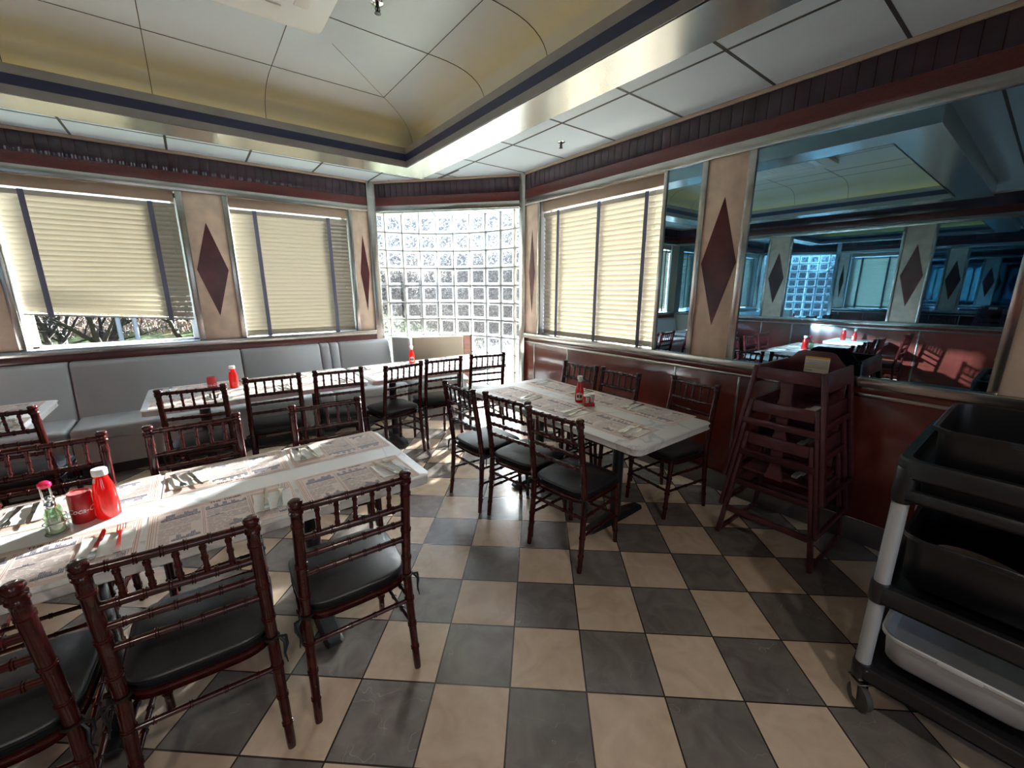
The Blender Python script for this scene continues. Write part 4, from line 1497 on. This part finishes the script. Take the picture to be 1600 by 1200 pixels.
# ------------------------------------------------------------------ stacked high chairs
def make_highchair():
    """front faces local -x; footprint x 0..-.575 (front at -x), y +-.265; 0.735 high at the arms"""
    t = thing('high_chair', 'x', 'high chair', group='stacked wooden high chairs')
    H = .735
    def fy(z): return .265 - (.265 - .168) * z / H         # frames lean in towards the top
    xf, xb = -.545, -.03
    def bar(p0, p1, w, h, nm, bev=.006, lab=None, m_=HCWOOD):
        p0, p1 = Vector(p0), Vector(p1)
        d_ = p1 - p0
        zax = d_.normalized()
        ref = Vector((1, 0, 0)) if abs(zax.x) < .8 else Vector((0, 0, 1))
        xax = (ref - zax * ref.dot(zax)).normalized()
        yax = zax.cross(xax)
        M = Matrix((( xax.x, yax.x, zax.x, p0.x), (xax.y, yax.y, zax.y, p0.y), (xax.z, yax.z, zax.z, p0.z), (0, 0, 0, 1)))
        mb = MB(); mb.box(-w / 2, w / 2, -h / 2, h / 2, 0, d_.length, bev=bev, M=M)
        o = mb.build(nm, m_, t)
        if lab: o['label'] = lab
        return o
    for s in (-1, 1):
        bar((xf - .012, s * fy(0), .0), (xf + .012, s * fy(H), H), .042, .024, 'leg')
        bar((xb + .012, s * fy(0), .0), (xb - .05, s * fy(H), H - .02), .042, .024, 'leg')
        bar((xf, s * fy(.02), .016), (xb, s * fy(.02), .016), .03, .022, 'floor_runner')
        # arm plank
        y = fy(.69)
        M = Matrix.Translation((0, s * (y + .004), .68)) @ Matrix.Rotation(s * math.atan((.265 - .168) / H), 4, 'X')
        mb = MB(); mb.box(xf + .01, xb - .04, -.009, .009, -.055, .055, bev=.006, M=M); mb.build('arm_rest', HCWOOD, t)
        y = fy(.42)
        M = Matrix.Translation((0, s * (y - .006), .43)) @ Matrix.Rotation(s * math.atan((.265 - .168) / H), 4, 'X')
        mb = MB(); mb.box(xf + .02, xb - .03, -.008, .008, -.018, .018, bev=.004, M=M); mb.build('side_rail', HCWOOD, t)
        mb = MB()
        P = [(xf + .02, .10), (xf + .02, .17), (xf + .04, .17), (xf + .13, .10)]
    for z, w in ((.19, .05), (.395, .05)):
        bar((xf - .006, -fy(z) + .012, z), (xf - .006, fy(z) - .012, z), .024, .04, 'footrest' if z > .3 else 'front_rail')
    bar((xb + .0, -fy(.2) + .012, .2), (xb + .0, fy(.2) - .012, .2), .02, .035, 'rear_rail')
    # front guard
    y = fy(.70)
    mb = MB(); mb.box(xf - .004, xf + .016, -y + .012, y - .012, .66, .728, bev=.006); mb.build('front_guard', HCWOOD, t)
    # seat board and crotch post
    y = fy(.46)
    mb = MB(); mb.box(xf + .06, xb - .06, -y + .014, y - .014, .455, .473, bev=.006); mb.build('seat', HCWOOD, t)
    mb = MB(); mb.prism([(-.05, .47), (.05, .47), (.028, .56), (.032, .665), (-.032, .665), (-.028, .56)], -.009, .009, M=Matrix.Translation((xf + .02, 0, 0)) @ Matrix.Rotation(PI / 2, 4, 'Z') @ Matrix.Rotation(PI / 2, 4, 'X'))
    mb.build('crotch_post', HCWOOD, t, smooth=0)
    # back panel with clipped corners
    yb = fy(.6) - .012
    P = [(-yb, .50), (yb, .50), (yb, .70), (yb - .075, .79), (yb - .10, .80), (-yb + .10, .80), (-yb + .075, .79), (-yb, .70)]
    M = Matrix.Translation((xb - .085, 0, 0)) @ Matrix.Rotation(PI / 2, 4, 'Z') @ Matrix.Rotation(PI / 2, 4, 'X')
    mb = MB(); mb.prism(P, -.009, .009, M=M, bev=.003); mb.build('back_panel', HCWOOD, t, smooth=30)
    # strap
    mb = MB(); mb.box(xf + .2, xf + .34, -.10, -.06, .474, .477, bev=.001); mb.box(xf + .12, xf + .2, -.09, -.06, .474, .49, bev=.002)
    mb.build('safety_strap', CORDM, t)
    return t
hc = make_highchair()
HX, HY = -.024, -4.513
hc.location = (HX, HY, 0)
hc['label'] = 'bottom high chair of the dark wood stack, standing on the floor'
h2 = dup(hc, (HX, HY, .205), 0, 'middle high chair of the dark wood stack')
h3 = dup(hc, (HX, HY, .410), 0, 'topmost high chair of the dark wood stack, with a warning label')
# warning label on the top one
mb = MB()
bx_, by_ = -.03 - .085 - .0102, -.075
def q(y0, y1, z0, z1, mi, o_=0): mb.quad((bx_ - o_, y0, z0), (bx_ - o_, y1, z0), (bx_ - o_, y1, z1), (bx_ - o_, y0, z1), mi)
q(-.075, .055, .665, .765, 0); q(-.075, .055, .755, .765, 1, .0003)
for i in range(5):
    q(-.066, .046 - .012 * (i % 2), .738 - i * .011, .7415 - i * .011, 2, .0003)
q(.01, .046, .674, .682, 2, .0003)
wl_ = mb.build('warning_label', [LABELW, LABY, LABG], h3, smooth=0)
wl_['label'] = 'cream warning label with orange band'

# ------------------------------------------------------------------ bus cart
CX0, CX1, CY0, CY1 = -1.36, -.62, -5.66, -5.125
t = thing('bus_cart', 'black service cart with grey poles at the right edge', 'cart', ((CX0 + CX1) / 2, (CY0 + CY1) / 2, 0))
ccx, ccy = (CX0 + CX1) / 2, (CY0 + CY1) / 2
hx, hy = (CX1 - CX0) / 2, (CY1 - CY0) / 2
def tray(z0, z1, nm, lip):
    mb = MB()
    mb.prism(rounded(-hx, hx, -hy, hy, .06), z0, z0 + .022, bev=.006)
    # rim wall
    o_ = rounded(-hx, hx, -hy, hy, .06, 6); i_ = rounded(-hx + .03, hx - .03, -hy + .03, hy - .03, .045, 6)
    n_ = len(o_)
    zs = [z0, z1 - .012, z1]
    vs = [(*p, z0 + .01) for p in o_] + [(*p, z1 - .008) for p in o_] + [(p[0] * .985, p[1] * .98, z1) for p in o_] + [(*p, z1) for p in i_] + [(*p, z0 + .02) for p in i_]
    fs = []
    for k in range(4):
        for i in range(n_):
            j = (i + 1) % n_
            fs.append((k * n_ + i, k * n_ + j, (k + 1) * n_ + j, (k + 1) * n_ + i))
    mb.add(vs, fs)
    return mb.build(nm, CARTB, t, smooth=40)
tray(.885, .925, 'shelf', 0)
tray(.965, 1.03, 'top_tray', 0)
mb = MB(); mb.prism(rounded(-hx + .06, hx - .06, -hy + .06, hy - .06, .04), .90, .99); mb.build('tray_bowl', CARTB, t)
tray(.475, .545, 'shelf', 0)
tray(.135, .195, 'shelf', 0)
for sx in (-1, 1):
    for sy in (-1, 1):
        X, Y = sx * (hx - .032), sy * (hy - .032)
        mb = MB(); mb.tube([(X, Y, .19), (X, Y, .885)], .0235, 18); mb.build('pole', ALU, t)
        for z0, z1 in ((.13, .20), (.468, .552), (.87, 1.0)):
            mb = MB(); mb.lathe([(.026, z0), (.030, z0 + .006), (.030, z1 - .006), (.026, z1)], (X, Y, 0), 18)
            mb.build('collar', CARTB, t)
        w = thing('caster', None, None)
        w.parent = t; w.location = (X, Y, 0); w.rotation_euler = (0, 0, 1.15 + sx * .25)
        for k in list(w.keys()):
            del w[k]
        mb = MB(); M = Matrix.Translation((-.02, 0, .05)) @ Matrix.Rotation(PI / 2, 4, 'X')
        mb.lathe([(.040, -.015), (.049, -.011), (.050, 0), (.049, .011), (.040, .015)], seg=24, M=M)
        mb.build('wheel', RUBBER, w, smooth=40)
        mb = MB()
        mb.box(-.035, .025, -.026, .026, .112, .120, bev=.003); mb.lathe([(.018, .118), (.018, .138)], seg=14)
        for s2 in (-1, 1):
            mb.prism([(-.030, .046), (-.012, .046), (.018, .116), (-.022, .116)], s2 * .021 - .0015, s2 * .021 + .0015, M=Matrix.Rotation(PI / 2, 4, 'X'))
        mb.build('fork_bracket', STEEL, w, smooth=30)

def tub(label, x0, x1, y0, y1, z0, z1, m_, notch=True):
    cx_, cy_ = (x0 + x1) / 2, (y0 + y1) / 2
    t2 = thing('bus_tub', label, 'tub', (cx_, cy_, z0))
    h = z1 - z0
    A, B = (x1 - x0) / 2, (y1 - y0) / 2
    def loop(ins, r, z): return [(*p, z) for p in rounded(-A + ins, A - ins, -B + ins, B - ins, r, 5)]
    lays = [loop(.05, .03, .012), loop(.035, .05, 0), loop(.022, .055, .015), loop(.012, .06, h - .016), loop(0, .065, h - .014), loop(-.001, .066, h - .004), loop(.003, .063, h),
            loop(.013, .058, h - .003), loop(.026, .05, .02), loop(.05, .035, .010)]
    lays = lays[1:]
    n_ = len(lays[0])
    vs = [p for l_ in lays for p in l_]
    fs = []
    for k in range(len(lays) - 1):
        for i in range(n_):
            j = (i + 1) % n_
            fs.append((k * n_ + i, k * n_ + j, (k + 1) * n_ + j, (k + 1) * n_ + i))
    fs.append(tuple(reversed(range(n_)))); fs.append(tuple((len(lays) - 1) * n_ + i for i in range(n_)))
    mb = MB(); mb.add(vs, fs); mb.build('body', m_, t2, smooth=45)
    if notch:
        for sx in (-1, 1):
            mb = MB(); mb.box(sx * (A + .0005) - .004, sx * (A + .0005) + .004, -.055, .055, h - .018, h - .003, bev=.003)
            mb.build('handle', m_, t2)
    return t2
tub('black plastic bus tub on the top of the cart', -1.335, -.80, -5.63, -5.185, .99, 1.15, TUBB)
tub('black plastic bus tub holding a plate on the middle cart shelf', -1.30, -.76, -5.60, -5.17, .548, .742, TUBB)
tub('white plastic bus tub on the bottom cart shelf', -1.29, -.75, -5.60, -5.175, .197, .325, TUBW)
mb = MB(); mb.lathe([(.07, 0), (.10, .006), (.125, .016), (.124, .019), (.095, .010), (.06, .006), (.01, .005)], seg=32)
tag(mb.build('plate', PLATE, smooth=50, loc=(-1.10, -5.37, .615)), 'tan plate lying in the black tub on the middle cart shelf', 'plate')
bpy.data.objects['plate'].rotation_euler = (.10, .12, 0)
# steel pan hooked into the top tub
t = thing('steel_pan', 'small steel pan inside the top black tub at the frame edge', 'pan', (-1.20, -5.47, 1.03))
mb = MB()
A, B, h = .085, .075, .135
def ploop(ins, z): return [(*p, z) for p in rounded(-A + ins, A - ins, -B + ins, B - ins, .02, 4)]
lays = [ploop(.012, 0), ploop(.006, h - .004), ploop(-.008, h - .003), ploop(-.008, h), ploop(.008, h), ploop(.014, .006)]
n_ = len(lays[0]); vs = [p for l_ in lays for p in l_]; fs = []
for k in range(len(lays) - 1):
    for i in range(n_):
        j = (i + 1) % n_
        fs.append((k * n_ + i, k * n_ + j, (k + 1) * n_ + j, (k + 1) * n_ + i))
fs.append(tuple(reversed(range(n_)))); fs.append(tuple((len(lays) - 1) * n_ + i for i in range(n_)))
mb.add(vs, fs); mb.build('body', STEEL, t, smooth=40)

# ------------------------------------------------------------------ outdoors
mb = MB()
n_ = 40
vs, fs = [], []
for j in range(n_ + 1):
    for i in range(n_ + 1):
        x, y = -30 + 34 * i / n_, .3 + 40 * j / n_
        zz = -.25 + .058 * min(14, max(0, y - 2)) + .05 * noise.noise(Vector((x * .4, y * .4, 0)))
        vs.append((x, y, zz))
for j in range(n_):
    for i in range(n_):
        a = j * (n_ + 1) + i
        fs.append((a, a + 1, a + n_ + 2, a + n_ + 1))
mb.add(vs, fs)
struct(mb.build('ground', GRASS, smooth=60), 'spring grass outside the windows')
mb = MB(); mb.box(.25, 60, -40, 60, -.5, -.3); mb.box(-60, .25, -60, YB - .3, -.5, -.3)  # second slab added behind the rear wall to bounce daylight in
struct(mb.build('ground', ASPH, smooth=0), 'asphalt outside the right window')

def tree(x, y, z, h, lean, seed, label, r0=.13, spread=1.0):
    rnd = random.Random(seed)
    mb = MB()
    def grow(p, d_, r, ln, lev):
        pts, rad = [p], [r]
        steps = 5
        for s in range(steps):
            d_ = (d_ + Vector((rnd.uniform(-.22, .22), rnd.uniform(-.22, .22), rnd.uniform(-.12, .16)))).normalized()
            p = p + d_ * ln / steps
            pts.append(p); rad.append(r * (1 - .5 * (s + 1) / steps))
        mb.tube(pts, rad, 7 if lev < 2 else 5)
        if lev >= 4 or r < .006:
            return
        for c in range(rnd.choice((2, 3, 3)) + (3 if lev == 0 else 0)):
            k = rnd.randint(1, steps)
            ax = Vector((rnd.uniform(-1, 1), rnd.uniform(-1, 1), rnd.uniform(-.1, .7))).normalized()
            nd = (d_ * .55 + ax * spread).normalized()
            grow(pts[k], nd, rad[k] * .72, ln * rnd.uniform(.6, .85), lev + 1)
    # several stems from the base
    for s in range(3):
        a = rnd.uniform(0, 2 * PI)
        grow(Vector((0, 0, -.1)), Vector((lean + .55 * math.cos(a), .45 * math.sin(a), 1)).normalized(), r0 * rnd.uniform(.6, 1), h * .34, 0)
    o = mb.build('bare_tree', BARK, smooth=60, loc=(x, y, z))
    return tag(o, label, 'tree', 'bare trees outside the left window')
tree(-4.95, 8.0, .08, 4.2, .1, 11, 'bare dark tree behind the left window, in the middle of the gap', .085)
tree(-5.7, 8.2, .08, 4.0, -.2, 5, 'bare leaning tree behind the left window, left in the gap', .07)
tree(-3.4, 9.0, .13, 4.4, .0, 23, 'bare tree trunk behind the left window, right in the gap', .09)
tree(-1.2, 9.0, .13, 5.2, .1, 31, 'bare tree outside between the second window and glass blocks', .14)
tree(3.0, 9.5, -.2, 5.0, .1, 41, 'bare tree blurred behind the glass blocks', .14)
def post(x, y, label):
    mb = MB(); mb.tube([(x, y, .1), (x, y, 3.2)], .04, 10)
    tag(mb.build('metal_post', POLE), label, 'post', 'grey posts outside')
post(-4.52, 7.0, 'blue-grey metal post outside the left window, thicker one')
post(-4.26, 7.1, 'blue-grey metal post outside the left window, farther one')

def brush(x0, x1, y0, y1, z0, hmax, n_, seed, m_, name, label):
    rnd = random.Random(seed)
    mb = MB()
    for i in range(n_):
        x, y = rnd.uniform(x0, x1), rnd.uniform(y0, y1)
        h = hmax * rnd.uniform(.4, 1)
        p = Vector((x, y, z0))
        pts = [p]
        d_ = Vector((rnd.uniform(-.7, .7), rnd.uniform(-.5, .5), 1)).normalized()
        for s in range(4):
            d_ = (d_ + Vector((rnd.uniform(-.5, .5), rnd.uniform(-.5, .5), rnd.uniform(-.4, .2)))).normalized()
            p = p + d_ * h / 3
            pts.append(p)
        mb.tube(pts, [.018, .015, .012, .008, .003], 4, cap=False)
    o = mb.build(name, m_, smooth=60)
    return tag(o, label, 'bushes', kind='stuff')
brush(-16, 1.5, 10.4, 15, .28, 1.25, 3200, 3, BRUSHM, 'dry_brush', 'tangle of dry brown brush behind the trees outside')
brush(3.5, 16, 7.0, 16, -.3, 2.0, 1500, 9, TWIG, 'dry_brush', 'tangle of dry brush behind the glass blocks')

# brown bank behind the brush
mb = MB()
vs, fs = [], []
K = 60
for i in range(K + 1):
    x = -30 + 60 * i / K
    for j in range(7):
        f_ = j / 6
        y = 15 + 5 * f_ + .02 * x
        vs.append((x, y, .3 + 2.4 * math.sin(f_ * PI / 2) + .35 * noise.noise(Vector((x * .5, f_ * 4, 2)))))
for i in range(K):
    for j in range(6):
        a = i * 7 + j
        fs.append((a, a + 7, a + 8, a + 1))
mb.add(vs, fs)
struct(mb.build('ground', BRUSHM, smooth=60), 'brown wooded bank beyond the grass')

mb = MB()  # backdrop put up to cut the bright sky behind the glass blocks
vs, fs = [], []
K = 70
for i in range(K + 1):
    a = math.radians(-10 + 110 * i / K)
    for j in range(7):
        f_ = j / 6
        r_ = 20 + 5 * f_
        vs.append((r_ * math.cos(a), r_ * math.sin(a), -.4 + (3.7 + .9 * noise.noise(Vector((i * .35, 0, 5)))) * math.sin(f_ * PI / 2) + .4 * noise.noise(Vector((i * .9, f_ * 4, 2)))))
for i in range(K):
    for j in range(6):
        a = i * 7 + j
        fs.append((a, a + 7, a + 8, a + 1))
mb.add(vs, fs)
struct(mb.build('ground', TWIG, smooth=60), 'added wooded backdrop hiding sky beyond the glass block corner')

# ------------------------------------------------------------------ light
EL = math.radians(15.5)
sd = Vector((-.852 * math.cos(EL), -.523 * math.cos(EL), -math.sin(EL)))
sl = bpy.data.lights.new('sun', 'SUN')
sl.energy = 44.0
sl.angle = math.radians(1.2)
sl.color = (1.0, .98, .95)
so = bpy.data.objects.new('sun', sl); COL.objects.link(so)
so.rotation_euler = (-sd).to_track_quat('Z', 'Y').to_euler()
so.location = (8, 5, 6)
w = bpy.data.worlds.new('sky'); sc.world = w
w.use_nodes = True
nt = w.node_tree; N = nt.nodes; L = nt.links
bg = N['Background']
tc = N.new('ShaderNodeTexCoord')
sp = N.new('ShaderNodeSeparateXYZ')
L.new(tc.outputs['Generated'], sp.inputs[0])
rp = N.new('ShaderNodeValToRGB')
e = rp.color_ramp.elements
e[0].position = 0.0; e[0].color = (.80, .88, .95, 1)
e[1].position = .7; e[1].color = (.36, .56, .95, 1)
e.new(.18).color = (.66, .80, .98, 1)
L.new(sp.outputs['Z'], rp.inputs['Fac'])
L.new(rp.outputs['Color'], bg.inputs['Color'])
bg.inputs['Strength'].default_value = 0.72
def portal(cx, cy, cz, w_, h_, nx, ny):
    la = bpy.data.lights.new('window_portal', 'AREA')
    la.shape = 'RECTANGLE'; la.size = w_; la.size_y = h_
    la.cycles.is_portal = True
    o = bpy.data.objects.new('window_portal', la); COL.objects.link(o)
    o.location = (cx, cy, cz)
    o.rotation_euler = Vector((-nx, -ny, 0)).to_track_quat('Z', 'Y').to_euler()
portal(XL / 2 + .03, YR / 2 + .03, ZT / 2, 1.75, ZT, -.752, -.659)
portal((W1[0] + W1[1]) / 2, .12, 1.78, W1[1] - W1[0], 1.45, 0, -1)
portal((W2[0] + W2[1]) / 2, .12, 1.78, W2[1] - W2[0], 1.45, 0, -1)
portal((W0[0] + W0[1]) / 2, .12, 1.78, W0[1] - W0[0], 1.45, 0, -1)
portal(.12, (W3[0] + W3[1]) / 2, 1.78, W3[1] - W3[0], 1.45, -1, 0)
for a0, a1 in REAR_FILL:
    portal((a0 + a1) / 2, YB - .1, 1.675, a1 - a0, 1.55, 0, 1)

# ------------------------------------------------------------------ camera
cam = bpy.data.cameras.new('camera')
co = bpy.data.objects.new('camera', cam); COL.objects.link(co)
f_px = 639.8643726
cam.sensor_fit = 'HORIZONTAL'; cam.sensor_width = 36
cam.lens = f_px / 1600 * 36
cam.clip_start = .02; cam.clip_end = 300
rt = Vector((.79352096, -.60854285, -.00028756)); up = Vector((.13868824, .18038501, .97376939)); fw = Vector((.59252853, .7727463, -.22753702))
M = Matrix(((rt.x, up.x, -fw.x, -3.18275646), (rt.y, up.y, -fw.y, -5.36043025), (rt.z, up.z, -fw.z, 1.59011209), (0, 0, 0, 1)))
co.matrix_world = M
sc.camera = co

vs_ = sc.view_settings
vs_.view_transform = 'Standard'
vs_.look = 'None'
vs_.exposure = 2.15
vs_.gamma = 1.0
vs_.use_curve_mapping = False
sc.cycles.use_denoising = True
sc.cycles.max_bounces = 10
sc.cycles.diffuse_bounces = 4
sc.cycles.glossy_bounces = 6
sc.cycles.transmission_bounces = 6
sc.cycles.transparent_max_bounces = 12
sc.cycles.sample_clamp_indirect = 6.0
sc.cycles.caustics_reflective = False
sc.cycles.caustics_refractive = True
